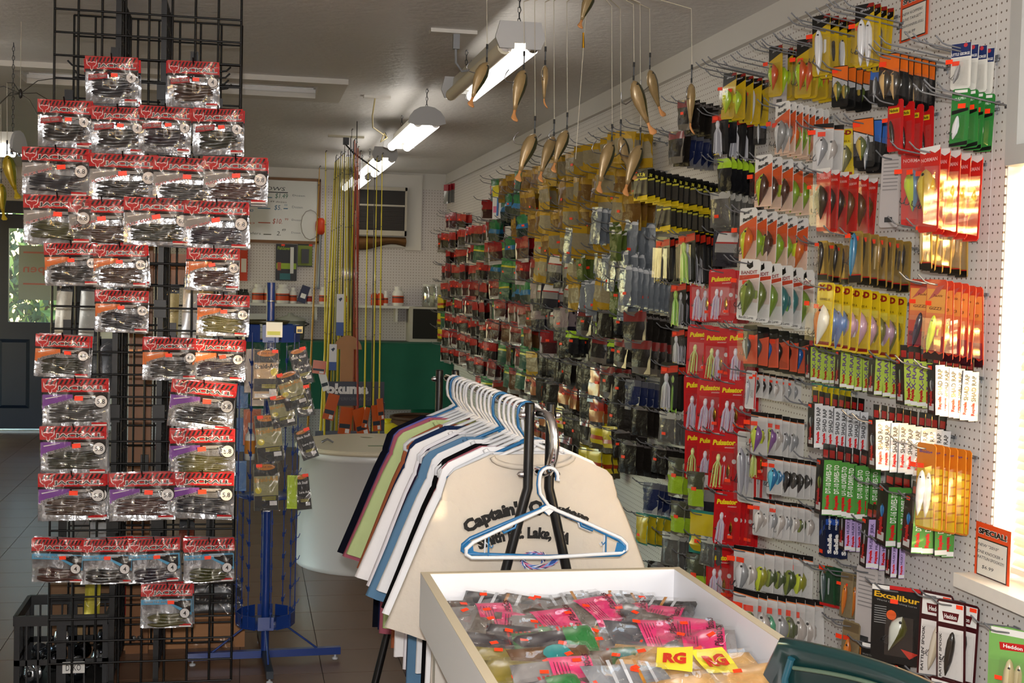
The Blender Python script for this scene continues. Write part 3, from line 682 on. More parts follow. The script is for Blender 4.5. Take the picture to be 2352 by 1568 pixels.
write('Large', 535, 582, 476, 489, '44708e'); line(592, 621, 478, '3f6f94'); write('$5.', 630, 646, 471, 484, '44708e'); write('99', 653, 660, 469, 474, '6c8ea4'); line(651, 661, 479, '44708e'); write('Dozen', 671, 695, 473, 479, '6a7478', sh=0)
write('Jumbo', 520, 585, 506, 516, 'b0604c'); line(593, 621, 511, 'b0503c'); write('$10.', 626, 648, 502, 516, 'b0503c'); write('99', 654, 662, 501, 507, 'b0604c'); write('Dozen', 670, 693, 503, 508, '6f7478', sh=0)
write('Night Crawlers', 515, 599, 530, 540, '55584e'); line(605, 623, 538, '55584e'); write('2.', 635, 645, 531, 541, '4a4d48'); write('49', 647, 656, 525, 531, '4a4d48'); write('Dozen', 669, 690, 532, 537, '6f7478', sh=0)
# air conditioner through the wall
a = W(818, 428); b = W(931, 543)
ac = root('air_conditioner', (0, YF, 0), 'dark grilled window air conditioner in a white surround', 'air conditioner')
SUR = M('d8d4cc', .5)
x0, x1, z0, z1 = a.x, b.x, b.z, a.z
for q in ((x0-.11, x0, z0-.12, z1+.12), (x1, x1+.14, z0-.12, z1+.12), (x0, x1, z1, z1+.12), (x0, x1, z0-.10, z0)):
    obj('surround_board', MB().box(q[0], q[1], -.02, -.001, q[2], q[3], SUR), ac)
obj('case', MB().box(x0, x1, -.07, -.001, z0, z1, M('24201c', .6)), ac)
for q in ((x0, x0+.018, z0, z1), (x1-.018, x1, z0, z1), (x0, x1, z0, z0+.045), (x0, x1, z1-.03, z1), (x0+.02, x1-.02, z1-.17, z1-.155)):
    obj('case_rim', MB().box(q[0], q[1], -.085, -.06, q[2], q[3], M('b9b2a2', .5)), ac)
for k in range(15): obj('grille_slat', MB().box(x0+.02, x1-.03, -.08, -.068, z0+.055+k*.0135, z0+.0625+k*.0135, M('3a342e', .6)), ac)
o = obj('drip_cloth', MB().sheet(lambda u, v: Vector((x0+(x1-x0)*u, YF-.03-.06*math.sin(v*math.pi), z0-.01-(.085+.03*math.sin(u*5+1))*v)), 14, 6, M('6e4a22', .8, noise=(.4, 12))), None, None, None, None, 'stained brown cloth sagging under the air conditioner', 'cloth')
obj('hem', MB().tube([(x0+(x1-x0)*t/10, YF-.035, z0-.095-.03*math.sin(t*.5+1)) for t in range(11)], .008, M('4a3018', .8), 6), o)
# shelf with bottles
a = W(500, 693); b = W(947, 703)
sh = root('wall_shelf', (0, YF, 0), 'long white wall shelf holding supplement bottles on the far wall', 'shelf')
zs = 1.265
obj('shelf_board', MB().box(-.25, b.x, -.20, -.001, zs-.022, zs, M('d4d2cc', .5)), sh)
for x in (-.1, .6, 1.3): obj('bracket', MB().box(x-.01, x+.01, -.17, -.001, zs-.14, zs-.022, SUR), sh)
BW = M('e4e2dc', .4); OL = M('c8481c', .5)
def bottle(u, r, hgt, lab, lc=OL, cap=BW, body=BW):
    x = W(u, 690).x
    q = MB().lathe([(r*.9, 0), (r, .006), (r, hgt*.66), (r*.75, hgt*.78), (r*.55, hgt*.82), (r*.55, hgt*.84)], body, 14)
    o = obj('supply_bottle', q, None, (x, YF-.10, zs), None, None, lab, 'bottle', 'bottles on the white wall shelf')
    obj('bottle_label', MB().lathe([(r*1.02, hgt*.16), (r*1.02, hgt*.52)], lc, 14), o)
    obj('label_band', MB().lathe([(r*1.03, hgt*.40), (r*1.03, hgt*.46)], M('3a3a40', .5), 14), o)
    obj('bottle_cap', MB().lathe([(r*.62, hgt*.84), (r*.62, hgt), (0, hgt)], cap, 14), o)
JL = 'white plastic jug with orange label on the far shelf'
for u, r, h_ in ((592, .05, .165), (617, .045, .165), (648, .058, .165), (672, .032, .14)): bottle(u, r, h_, JL)
bottle(709, .024, .13, 'red labelled slim bottle on the far shelf', M('b02a22', .5))
for u in (740, 795): bottle(u, .032, .15, JL)
for u in (857, 871): bottle(u, .03, .13, 'orange tub with white lid on the far shelf', OL, BW, OL)
bottle(883, .022, .13, 'slim white bottle with orange label on the far shelf'); bottle(911, .05, .17, 'large white bottle with orange label standing alone on the shelf')
for u in (553, 564): bottle(u, .03, .115, 'dark green bottle with black cap on the far shelf', M('283026', .5), BLACK, M('1c2a22', .4))
o = obj('navy_carton', MB().box(-.035, .035, -.03, .03, 0, .15, M('2a3050', .5)), None, (W(690, 690).x, YF-.1, zs+.012), (0, R(18), 0), None, 'leaning navy blue carton with white label on the far shelf', 'box'); obj('box_label', MB().box(-.022, .022, -.031, -.03, .04, .08, WHITE), o)
for u, r in ((985, .06), (1003, .045)):
    p = W(u, 690)
    o = obj('glass_jar', MB().lathe([(r*.9, 0), (r, .01), (r, .16), (r*.85, .18)], film('jar_%d' % u, .45, .1, 'cfd8c8'), 16), None, (p.x-.02, YF-.13, 1.262), None, None, 'clear glass jar standing on the dark speaker cabinet', 'jar', 'jars on the speaker cabinet'); obj('jar_lid', MB().lathe([(r*.9, .18), (r*.9, .20), (0, .20)], M('c8c8c0', .4), 16), o)
# hanging packs and net on the pegboard
def blister(u0, v0, u1, v1, base, panels, label, nm='tool_pack'):
    p, q = W(u0, v0), W(u1, v1)
    o = obj(nm, MB().box(p.x, q.x, -.006, 0, q.z, p.z, base), None, (0, YF-.012, 0), None, None, label, 'tool pack')
    for k, (pa, x0_, y0_, x1_, y1_, mm, dep) in enumerate(panels):
        X = lambda t: p.x+(q.x-p.x)*t; Z = lambda t: p.z+(q.z-p.z)*t
        obj(pa, MB().box(X(x0_), X(x1_), -.006-dep, -.006, Z(y1_), Z(y0_), mm), o)
    return o, p, q
o, p, q = blister(634, 560, 681, 645, M('15161a', .45), [('lime_band', .03, .52, .97, .68, M('9ab82a', .5), .001), ('white_tool', .68, .08, .84, .80, M('d8d8d4', .4), .03), ('teal_print', .2, .8, .7, .97, M('2a6a72', .5), .001), ('orange_print', .08, .5, .25, .72, M('b05a3a', .5), .002), ('price_sticker', .25, .0, .42, .05, STK, .002)], 'black hanging pack with lime band and white tool on far pegboard')
lt = MB(); text(lt, 'FishSaver', (q.x-p.x)*.6, .03, M('9ab82a', .5), p.x+(q.x-p.x)*.38, p.z-.035, -.008, bold=.02); obj('lettering', lt, o)
blister(684, 558, 717, 613, M('23281c', .45), [('lime_band', .02, .1, .98, .95, M('7d8c2c', .5), .001), ('scale_tool', .25, .25, .75, .85, M('1a1a1c', .4), .03), ('price_sticker', .75, .03, .98, .12, STK, .002)], 'smaller lime and black tool pack on far pegboard')
blister(552, 566, 568, 645, M('d0401c', .5), [('print', .15, .35, .85, .75, M('e8e0d8', .5), .001)], 'narrow orange hanging pack on far pegboard')
net = root('landing_net', (0, YF-.03, 0), 'orange float landing net hanging beside the whiteboard', 'landing net')
c = W(736, 520)
obj('float', MB().lathe([(.0, .075), (.025, .07), (.042, .04), (.045, 0), (.042, -.04), (.025, -.07), (0, -.075)], M('d8441c', .5), 14, c=(c.x, 0, c.z)), net)
obj('handle', MB().tube([(c.x, 0, c.z-.05), (c.x-.01, 0, c.z-.55)], .012, M('8a9098', .4, .5), 8), net)
obj('hoop', MB().tube([(c.x-.09+.08*math.cos(t*.5236), -.01, c.z+.01+.13*math.sin(t*.5236)) for t in range(12)], .004, M('a8a49c', .5), 5, closed=True), net)
# speaker cabinet on the counter and the green skirted counter
a = W(943, 706, YF-.3); b = W(1016, 790, YF-.3)
cab = root('speaker_cabinet', (0, 0, 0), 'dark fronted cabinet with pale edges on the green counter', 'cabinet')
x0, x1 = a.x, XR-.002
ztop = .955
obj('cabinet_body', MB().box(x0, x1, YF-.28, YF-.005, ztop, 1.262, M('b9b2a4', .5)), cab)
obj('grille_cloth', MB().box(x0+.025, x1-.02, YF-.284, YF-.28, ztop+.03, 1.245, M('17140f', .8)), cab)
gc = root('green_counter', (0, 0, 0), 'long counter draped with a dark green cloth along the far wall', 'counter')
xg0 = -.2
obj('counter_top', MB().box(xg0, XR-.002, YF-.6, YF-.005, .93, .955, M('3a2d22', .6)), gc)
GRN = M('0f5a44', .8, noise=(.15, 5))
g0 = W(560, 776, YF-.62)
obj('green_cloth', MB().sheet(lambda u, v: Vector((xg0+(XR-.004-xg0)*u, YF-.607-.006*math.sin(u*34), .958-.56*v)), 60, 4, GRN).box(xg0, XR-.004, YF-.61, YF-.285, .955, .9575, GRN), gc)
for x in (xg0+.05, XR-.08): obj('leg', MB().box(x, x+.05, YF-.56, YF-.51, 0, .93, M('3a2d22', .6)), gc)
# things below the counter
bk = root('wicker_basket', (0, 0, 0), 'brown wicker basket under the green counter', 'basket')
p = W(958, 950, YF-.75); q = W(905, 1020, YF-.75)
bx, bz = W(960, 950, YF-.75).x, p.z
BRN = M('5a3a20', .7, noise=(.35, 26))
obj('basket_body', MB().lathe([(.16, 0), (.20, .02), (.24, bz-.02), (.235, bz-.02), (.195, .03), (0, .03)], BRN, 20, c=(bx, YF-.88, 0)), bk)
obj('rim', MB().tube([(bx+.24*math.cos(t*.314), YF-.88+.24*math.sin(t*.314), bz-.015) for t in range(20)], .014, M('4a2f1a', .7), 6, closed=True), bk)
for k in range(3): obj('band', MB().tube([(bx+(.205+.03*k/3)*math.cos(t*.314), YF-.88+(.205+.03*k/3)*math.sin(t*.314), .06+.09*k) for t in range(20)], .009, M('6e4a2a', .7), 5, closed=True), bk)
o = obj('green_tub', MB().lathe([(.13, .0), (.15, bz+.03), (.14, bz+.03), (.12, .02), (0, .02)], M('1f7a5a', .4), 18), None, (W(985, 940, YF-.3).x, YF-.22, 0), None, None, 'green plastic tub behind the wicker basket', 'tub'); obj('rim', MB().lathe([(.15, bz+.015), (.158, bz+.02), (.158, bz+.032), (.148, bz+.034)], M('1f7a5a', .4), 18), o)
p = W(890, 970, YF-1.2)
o = obj('yellow_sack', MB().lathe([(.09, 0), (.12, .05), (.11, p.z-.04), (.05, p.z-.005), (.0, p.z)], M('d8c81c', .5, noise=(.15, 12)), 12), None, (p.x, YF-1.2, 0), None, None, 'bright yellow sack on the floor beside the basket', 'sack'); obj('tied_neck', MB().lathe([(.03, p.z-.02), (.02, p.z), (.035, p.z+.03)], M('d8c81c', .5), 10), o)
o = root('enamel_pot', (W(665, 745).x, YF-.2, .955), 'pale enamel pot with lid on the counter under the shelf', 'pot')
obj('pot_body', MB().lathe([(.10, 0), (.12, .02), (.125, .16), (.13, .165)], M('8f938a', .4), 18), o); obj('pot_lid', MB().lathe([(.135, .165), (.12, .185), (.03, .21), (.02, .23), (0, .232)], M('9a9c90', .35), 18), o)
for s in (-1, 1): obj('handle', MB().tube([(s*.125, 0, .12), (s*.16, 0, .14), (s*.125, 0, .15)], .007, BLACK, 6), o)
o = obj('counter_sign', MB().box(-.12, .12, -.004, 0, 0, .22, M('b9b9b4', .5)), None, (W(590, 740).x, YF-.30, .957), (R(-6), 0, 0), None, 'grey printed sheet standing on the counter behind the spinner', 'sign'); obj('print_lines', MB().box(-.09, .09, -.0055, -.004, .06, .068, M('7a7f88', .6)).box(-.09, .05, -.0055, -.004, .10, .108, M('7a7f88', .6)).box(-.09, .08, -.0055, -.004, .14, .148, M('7a7f88', .6)), o)

# ================================================================== white bait tank
tk = root('bait_tank', (.68, 6.86, 0), 'round white live bait tank with cream lid beside the shirt rack', 'tank')
TW = M('d9d9d6', .35, noise=(.03, 3)); TL = M('d2c8ae', .4, noise=(.05, 8))
obj('tank_wall', MB().lathe([(.40, 0), (.405, .01), (.40, .02), (.392, .56), (.402, .565), (.408, .585), (.402, .60)], TW, 48), tk)
import bmesh
def closed(mb):
    me = mb.mesh('solid'); b_ = bmesh.new(); b_.from_mesh(me); bmesh.ops.remove_doubles(b_, verts=b_.verts, dist=1e-6); bmesh.ops.recalc_face_normals(b_, faces=b_.faces); b_.to_mesh(me); b_.free(); return me
lid = obj('lid', closed(MB().lathe([(.410, .620), (.410, .6255)], TL, 48, smooth=False)), tk)
obj('lid_rim', MB().tube([(.404*math.cos(t*math.pi/24), .404*math.sin(t*math.pi/24), .612) for t in range(48)], .0125, TL, 10, closed=True), tk)
for x, y in ((-.02, .24), (.10, -.15)):      # two finger holes cut right through the lid
    cu_ = bpy.data.objects.new('cutter', closed(MB().lathe([(.038, .55), (.038, .70)], TL, 20, c=(x, y, 0), smooth=False))); COL.objects.link(cu_)
    lid.parent = None; md = lid.modifiers.new('hole', 'BOOLEAN'); md.operation = 'DIFFERENCE'; md.object = cu_
    bpy.context.view_layer.update(); me_ = bpy.data.meshes.new_from_object(lid.evaluated_get(bpy.context.evaluated_depsgraph_get()))
    lid.modifiers.clear(); lid.data = me_; lid.parent = tk; bpy.data.objects.remove(cu_)
obj('hasp', MB().tube([(-.28, -.02, .63), (-.25, -.02, .645), (-.22, -.03, .63)], .006, STEEL, 6), tk)
obj('lid_sticker', MB().box(-.05, .13, -.16, -.135, .6255, .6265, M('4a6a2c', .5)), tk)

# ================================================================== rod rack with rods
YR_ = 8.0
rkd = root('rod_rack', (0, 0, 0), 'navy rod display rack with white brand lettering behind the tank', 'rod rack')
NV = M('1b2134', .45); p = at_y(748, 876, YR_); q = at_y(882, 932, YR_)
obj('sign_board', MB().box(p.x, q.x, YR_, YR_+.02, q.z, p.z, NV), rkd)
lt = MB(); a = at_y(749, 882, YR_); b = at_y(846, 903, YR_); text(lt, 'okuma', b.x-a.x, a.z-b.z+.012, M('e2e2e0', .5), (a.x+b.x)/2, (a.z+b.z)/2, YR_-.002, bold=.055); text(lt, 'PERFORMANCE', .20, .018, M('5a5a60', .5), (a.x+b.x)/2+.05, b.z-.035, YR_-.002); obj('lettering', lt, rkd)
for x in (p.x+.005, q.x-.02): obj('post', MB().box(x, x+.025, YR_, YR_+.03, 0, q.z+.02, NV), rkd)
obj('base', MB().box(p.x-.1, q.x+.1, YR_-.22, YR_+.22, .0, .06, NV), rkd)
obj('slot_board', MB().box(p.x-.06, q.x, YR_-.06, YR_-.03, .50, .56, M('4a5260', .5)), rkd)
obj('top_post', MB().tube([((p.x+q.x)/2-.02, YR_, 1.9), ((p.x+q.x)/2-.02, YR_, 2.44)], .003, BLACK, 5), rkd)
bd = root('wooden_board', (0, 0, 0), 'tan round-topped wooden board standing behind the fishing rods', 'board')
c = at_y(799, 800, YR_+.04); TN = M('a5713c', .5, noise=(.2, 6))
obj('board_head', MB().prism([(c.x+.085*math.cos(t*math.pi/10), c.z-.005+.085*math.sin(t*math.pi/10)) for t in range(11)], YR_+.03, YR_+.05, TN), bd)
obj('board_stem', MB().box(c.x-.045, c.x+.035, YR_+.031, YR_+.051, .062, c.z, TN), bd)
YR = M('d6c21a', .35, coat=.5); OR = M('b84a1c', .35, coat=.5); BK = M('0d0e10', .3, coat=.5); GD = M('b98a1c', .35, coat=.4); RD = M('8c1c1c', .35, coat=.5); OLV = M('7c7a2c', .35)
RODS = [(734, 385, 706, GD, 'gold', .006), (748, 350, 745, YR, 'yellow', .0055)]
for k in range(9): RODS.append((770+k*4.2, 372-k*4 if k < 6 else 360, 736+k*9.0, (YR, YR, YR, OLV, YR)[k % 5], ('yellow', 'yellow', 'yellow', 'olive', 'yellow')[k % 5], .0075))
RODS += [(772, 360, 752, BK, 'black', .007), (805, 318, 799, BK, 'black', .007), (812, 325, 806, BK, 'black', .008), (783, 352, 764, OLV, 'olive', .006), (813, 355, 800, YR, 'yellow', .006), (792, 330, 782, BK, 'black', .005), (800, 345, 806, M('5a2a1a', .4), 'brown', .006),
         (808, 300, 805, BK, 'black', .004), (815, 322, 812, OR, 'orange', .008), (822, 340, 818, OR, 'orange', .009), (827, 350, 815, RD, 'dark red', .0055), (846, 372, 836, YR, 'yellow', .0052), (861, 370, 852, BK, 'black', .004), (866, 362, 856, YR, 'yellow', .0052), (878, 355, 870, YR, 'yellow', .0052), (818, 330, 822, RD, 'dark red', .006)]
rr = random.Random(5)
for k, (ut, vt, ub, mt, cn, r) in enumerate(RODS):
    yy = YR_-.10+.08*((k*7) % 5)/5 if k < 2 or k > 21 else YR_+.075+.10*((k*7) % 5)/5
    t = at_y(ut, vt, yy); b = at_y(ub, 1000, yy); bz = .08
    b = t+(b-t)*((t.z-bz)/(t.z-b.z))
    d = (t-b)
    o = obj('fishing_rod', MB().tube([b, b+d*.25, b+d*.6, t], [r*1.35, r*1.2, r*.9, r*.4], mt, 7), None, None, None, None, '%s fishing rod standing in the rod rack' % cn, 'fishing rod', '%s rods in the rod rack' % cn)
    obj('grip', MB().tube([b, b+d*.07, b+d*.16], [.011, .012, .010], M('141414', .7), 8), o)
    obj('reel_seat', MB().tube([b+d*.165, b+d*.20], .009, DSTEEL, 8), o)
    for j in range(5):
        g = b+d*(.35+.15*j); obj('line_guide', MB().tube([g+Vector((.0055*math.cos(w_*.785), -.010-.0055*math.sin(w_*.785), .0)) for w_ in range(8)], .0014, BK, 4, closed=True), o)
    obj('tip_top', MB().tube([t, t+Vector((.004, 0, .012)), t+Vector((.010, 0, .008))], .0022, BK, 4), o)
# hang tags on the rods
TAGS = [(768, 905, 26, 60, .25), (798, 935, 30, 62, .12), (822, 938, 30, 66, -.25), (845, 935, 14, 48, .2), (862, 930, 20, 60, -.1), (872, 915, 16, 50, -.12), (738, 850, 18, 48, -.3), (735, 828, 30, 30, .1)]
for k, (u, v, wp, hp, ln) in enumerate(TAGS):
    yy = YR_-.16-.012*k; p = at_y(u, v, yy); w_ = wp*yy/3000; h_ = hp*yy/3000
    cc = M('c8561c', .35, coat=.5) if k not in (6,) else M('d8d8d8', .4)
    o = obj('rod_tag', MB().box(-w_/2, w_/2, -.0015, .0015, -h_, 0, cc), None, p, (0, ln, R(rr.uniform(-30, 30))), None, ('orange folded cardboard tag tied to a fishing rod' if k != 6 else 'white and orange curled tag tied to a fishing rod'), 'tag', 'tags on the fishing rods')
    obj('barcode', MB().box(w_*.05, w_*.38, -.0025, -.0015, -h_*.95, -h_*.8, OUTL), o); obj('picture_patch', MB().box(-w_*.45, w_*.4, -.0022, -.0014, -h_*.78, -h_*.62, M('2a3440', .5)), o)
for u, v, hp in ((782, 675, 95), (765, 790, 60)):
    yy = YR_-.2; p = at_y(u, v, yy); h_ = hp*yy/3000
    o = obj('rod_card', MB().box(-.022, .022, -.001, .001, -h_, 0, M('d8d8da', .5)), None, p, None, None, 'white and blue brand card tied among the rods', 'card', 'white cards among the rods'); obj('blue_panel', MB().box(-.022, .022, -.002, -.001, -h_, -h_*.68, M('2a4f96', .5)), o); obj('emblem', MB().poly([(-.012, -.0022, -.03), (.0, -.0022, -.045), (.012, -.0022, -.028), (.006, -.0022, -.02)], M('20304a', .5)), o)

# ================================================================== hanging fluorescent shop lights
TUBE_ON = M('fff9f0', .4, emit=4.6); SHADE = M('d9d6cc', .4, spec=.4); ENDG = M('b9b9b8', .45)
def shop_light(xc, y0, z, style, label, rotz=0, L=1.22, on=(1, 1)):
    t = root('shop_light', (xc, y0, z), label, 'ceiling light', 'hanging fluorescent shop lights', (0, 0, rotz))
    W_ = .062
    # reflector: bent sheet
    m = MB(); prof = [(-.040, -.022), (-.034, .03), (.034, .03), (.040, -.022)]
    for a, b in list(zip(prof, prof[1:]))+[(prof[3], prof[0])]: m.add([(a[0], 0, a[1]), (b[0], 0, b[1]), (b[0], L, b[1]), (a[0], L, a[1])], [(0, 1, 2, 3)], SHADE)
    obj('reflector', m, t)
    for s, lit in zip((-1, 1), on):
        obj('tube', MB().tube([(s*.045, .03, -.045), (s*.045, L-.03, -.045)], .025, TUBE_ON if lit else M('efe6cc', .4), 12), t)
    for yy, dy in ((0, -1), (L, 1)):
        if style == 'round': pts = [(.095*math.cos(t_*math.pi/8), -.045+.085*math.sin(t_*math.pi/8)) for t_ in range(9)]+[(-.06, -.055), (.06, -.055)]
        else: pts = [(.07, .035), (-.07, .035), (-.085, -.02), (-.07, -.055), (-.02, -.055), (-.02, -.035), (.02, -.035), (.02, -.055), (.07, -.055), (.085, -.02)]
        obj('end_plate', MB().prism(pts, yy+min(0, dy*.012), yy+max(0, dy*.012), ENDG), t)
        for s in (-1, 1): obj('socket', MB().lathe([(.022, 0), (.022, .014), (0, .014)], CHROME, 12, mx=Matrix.Translation((s*.045, yy+(-.004 if dy < 0 else -.010), -.045)) @ Matrix.Rotation(R(-90), 4, 'X')), t)
    for yy in (.02, L-.12):
        m = MB(); zz = .03
        while zz < ZC-z-.004:
            m.tube([(.006*math.cos(q*1.257)*(1 if int(zz*50) % 2 else .3), yy+.006*math.cos(q*1.257)*(.3 if int(zz*50) % 2 else 1), zz+.011+.012*math.sin(q*1.257)) for q in range(5)], .0017, DSTEEL, 4, closed=True); zz += .019
        obj('chain', m, t)
        obj('ceiling_hook', MB().tube([(0, yy, ZC-z-.02), (.008, yy, ZC-z-.012), (0, yy, ZC-z)], .002, STEEL, 5), t)
    return t
shop_light(.885, 4.32, 2.315, 'claw', 'white hanging shop light nearest the dangling fish lures', on=(0, 1))
shop_light(.875, 6.54, 2.315, 'round', 'hanging shop light with a domed end plate and frayed cord')
shop_light(.875, 8.55, 2.315, 'claw', 'hanging shop light glowing beside the fishing rod tips', on=(1, 1))
shop_light(.865, 10.15, 2.315, 'claw', 'hanging shop light seen behind the fishing rods')
pl = at_y(40, 332, 5.9)
shop_light(pl.x, pl.y, pl.z+.02, 'round', 'hanging shop light near the entrance door with yellow lures below', rotz=R(80), L=1.22)
# sockets and cords on the ceiling
p = at_z(1035, 70, ZC)
s_ = root('ceiling_outlet', (p.x, p.y, ZC), 'white ceiling strip outlet with plug and cord near the first light', 'outlet')
obj('plate', MB().box(-.08, .10, -.03, .03, -.014, 0, SUR), s_); obj('plug', MB().box(.01, .035, -.012, .012, -.07, -.014, M('8f9194', .4)), s_)
obj('cord', MB().tube([(.022, 0, -.07), (.025, .01, -.12), (.05, .02, -.15), (.10, .03, -.14)], .005, M('8f9194', .5), 6), s_)
p = at_z(866, 221, ZC)
s_ = root('ceiling_outlet', (p.x, p.y, ZC), 'white ceiling strip outlet with tan cord above the second light', 'outlet')
obj('plate', MB().box(-.07, .07, -.03, .03, -.012, 0, SUR), s_)
e = at_y(882, 310, p.y+.6)-Vector((p.x, p.y, ZC))
obj('cord', MB().tube([(-.01, 0, -.01), (-.02, .02, -.10), (.0, .2, -.14), e], .004, M('b8a878', .5), 6), s_)
obj('knot', MB().tube([e+Vector((.02*math.sin(k*2.1), .015*math.cos(k*1.7), -.025*(k % 3)+.01)) for k in range(14)], .004, M('d8c890', .5), 5), s_)
p = at_z(795, 312, ZC)
s_ = root('ceiling_outlet', (p.x, p.y, ZC), 'ceiling strip outlet with black plug above the rod tips', 'outlet')
obj('plate', MB().box(-.12, .12, -.02, .02, -.012, 0, M('b9b29a', .5)), s_); obj('plug', MB().box(-.02, .02, -.012, .012, -.06, -.012, BLACK), s_)
obj('cord', MB().tube([(0, 0, -.06), (.05, -.05, -.12), (.16, -.1, -.2), (.22, -.1, -.24)], .006, BLACK, 6), s_)

# ================================================================== umbrella rigs with swimbaits
_fm = {}
def fish_mesh(L, back, belly, tailc):
    key = (L, back, belly)
    if key in _fm: return _fm[key]
    m = MB(); bm_, be_ = M(back, .3, .2, coat=.5, noise=(.5, 60)), M(belly, .3, .2, coat=.5, noise=(.25, 50)); st = [(0, .015, .012), (.04, .07, .05), (.12, .12, .075), (.25, .15, .085), (.40, .135, .075), (.55, .095, .05), (.68, .06, .035), (.78, .035, .02)]
    rings = []
    for t, hh, ww in st:
        cz = -.02*math.sin(t*3.1)
        rings.append([Vector(((cz+math.cos(j*math.pi/5)*hh)*L, math.sin(j*math.pi/5)*ww*L, -t*L)) for j in range(10)])
    m.loft(rings, be_, True, True, lambda i, j: bm_ if j in (0, 9) or (j in (1, 8) and 0 < i < 6) else be_)
    tm_ = M(tailc, .5)
    m.loft([[Vector((-.01*L+math.cos(j*math.pi/4)*hh*L, math.sin(j*math.pi/4)*ww*L-o_*L, -t*L)) for j in range(8)] for t, hh, ww, o_ in ((.77, .035, .02, 0), (.84, .03, .02, .0), (.90, .055, .025, .02), (.96, .085, .02, .06), (1.0, .05, .012, .085))], tm_, True)
    for s in (-1, 1): m.lathe([(.018*L, 0), (.014*L, .01*L), (0, .012*L)], BLACK, 8, mx=Matrix.Translation((.01*L, s*.052*L, -.075*L)) @ Matrix.Rotation(R(-90*s), 4, 'X'))
    _fm[key] = m.mesh('swimbait'); return _fm[key]
fhook = MB().tube([(0, 0, -.01), (-.022, 0, -.016), (-.036, 0, -.018), (-.044, 0, -.010), (-.042, 0, .004), (-.036, 0, .016)], .0016, STEEL, 5).mesh('fish_hook')
swv = MB().tube([(0, 0, 0), (0, 0, .014)], [.003, .003], BLACK, 6).tube([(0, 0, .014), (0, 0, .04)], .0022, DSTEEL, 6).tube([(0, 0, .04), (0, 0, .055)], .0035, BLACK, 6).mesh('swivel')
WIRE = M('c9c2ae', .4, .3)
def rig(name, hub, arms, label, fl_lab, yel=False):
    t = root(name, hub, label, 'fishing rig')
    obj('hub', MB().lathe([(.0, -.02), (.007, -.014), (.009, 0), (.006, .014), (0, .02)], M('2a2622', .4), 10), t)
    obj('hanging_wire', MB().tube([(0, 0, .02), (0, 0, ZC-hub[2])], .0012, WIRE, 5), t)
    for k, (u, vt, vb, y, ln, tw, L) in enumerate(arms):
        tip = at_y(u, vt, y); d = tip-Vector(hub); mid = d*.5+Vector((0, 0, .02))
        obj('arm', MB().tube([(0, 0, 0), mid, d], .0018, WIRE if not yel else M('4a4640', .4), 5), t)
        nose = at_y(u, vb, y); nz = nose.z
        ld = obj('leader', MB().tube([d, Vector((nose.x, nose.y, nz+.06))-Vector(hub)], .0011, WIRE, 5), t)
        obj('swivel', swv, ld, Vector((nose.x, nose.y, nz+.008))-Vector(hub))
        cols = ('2e3218', '9a8258', 'd09258') if not yel else ('7a7a1c', 'b89a1c', 'c8a81c')
        f = obj('swimbait', fish_mesh(L, *cols), None, (nose.x, nose.y, nz+.006), (0, ln, tw), None, fl_lab % ('leaning' if abs(ln) > .3 else 'hanging straight'), 'fishing lure', 'swimbaits on the '+name.replace('_', ' '))
        obj('fish_hook', fhook, f, (-.012*L/.15, 0, -.035), None, L/.15)
    return t
FA = [(1118, 0, 148, 4.05, .38, .3, .155), (1203, 4, 165, 3.95, .22, .4, .165), (1252, 5, 155, 3.9, .02, 1.2, .13), (1228, 2, 312, 4.1, .36, .2, .165), (1272, 2, 318, 4.2, .38, .5, .165), (1302, 5, 303, 4.15, .35, .3, .15), (1352, 130, 250, 4.0, .0, .2, .01),
      (1405, 15, 330, 4.1, .28, .3, .175), (1425, 20, 318, 4.2, -.42, .4, .15), (1455, 10, 190, 3.9, -.45, .3, .175), (1475, 335, 337, 4.05, .35, .3, .175), (1492, 20, 165, 4.2, -.42, .5, .16), (1588, 20, 196, 3.85, -.02, 1.0, .155)]
FA = [a for a in FA if a[0] not in (1352, 1475)]+[(1470, 6, 338, 4.05, .33, .3, .175)]
hubp = at_y(1350, -18, 4.05)
rig('umbrella_rig', tuple(hubp), FA, 'wire umbrella rig hung from the ceiling near the first light', 'bronze paddle-tail swimbait %s from the near umbrella rig')
# single big lure tied to the rig centre
p = at_y(1362, -22, 3.95)
f = obj('swimbait', fish_mesh(.13, '3a3a1c', '8f7a52', 'c98c54'), None, p, (0, .35, .2), None, 'bronze swimbait tied high at the centre of the near umbrella rig', 'fishing lure'); obj('fish_hook', fhook, f, (-.012, 0, -.03))
q = at_y(1340, 110, 3.95); r_ = at_y(1322, 365, 3.95)
o = root('snap_leader', (0, 0, 0), 'long clear leader with brass swivel hanging under the umbrella rig', 'leader')
p0 = at_y(1376, 0, 3.95)
obj('line', MB().tube([p, at_y(1345, 40, 3.95), q, r_], .0011, WIRE, 5), o); obj('brass_swivel', MB().tube([at_y(1340, 75, 3.95), q], [.003, .004], M('c8962a', .25, 1), 6), o)
hub2 = at_y(47, 215, 5.4)
LA = [(-40, 165, 250, 5.4, .2, 0, .14), (16, 190, 360, 5.3, -.25, .3, .17), (104, 195, 215, 5.5, 0, 0, .05), (-12, 250, 300, 5.2, .2, 0, .14), (2, 235, 425, 5.3, -.1, .4, .14), (95, 290, 430, 5.6, .1, 0, .14)]
LA = [LA[1], LA[4], LA[3]]
rg = rig('umbrella_rig', tuple(hub2), LA, 'dark wire umbrella rig hung from the ceiling at the left', 'yellow paddle-tail swimbait %s from the left umbrella rig', True)
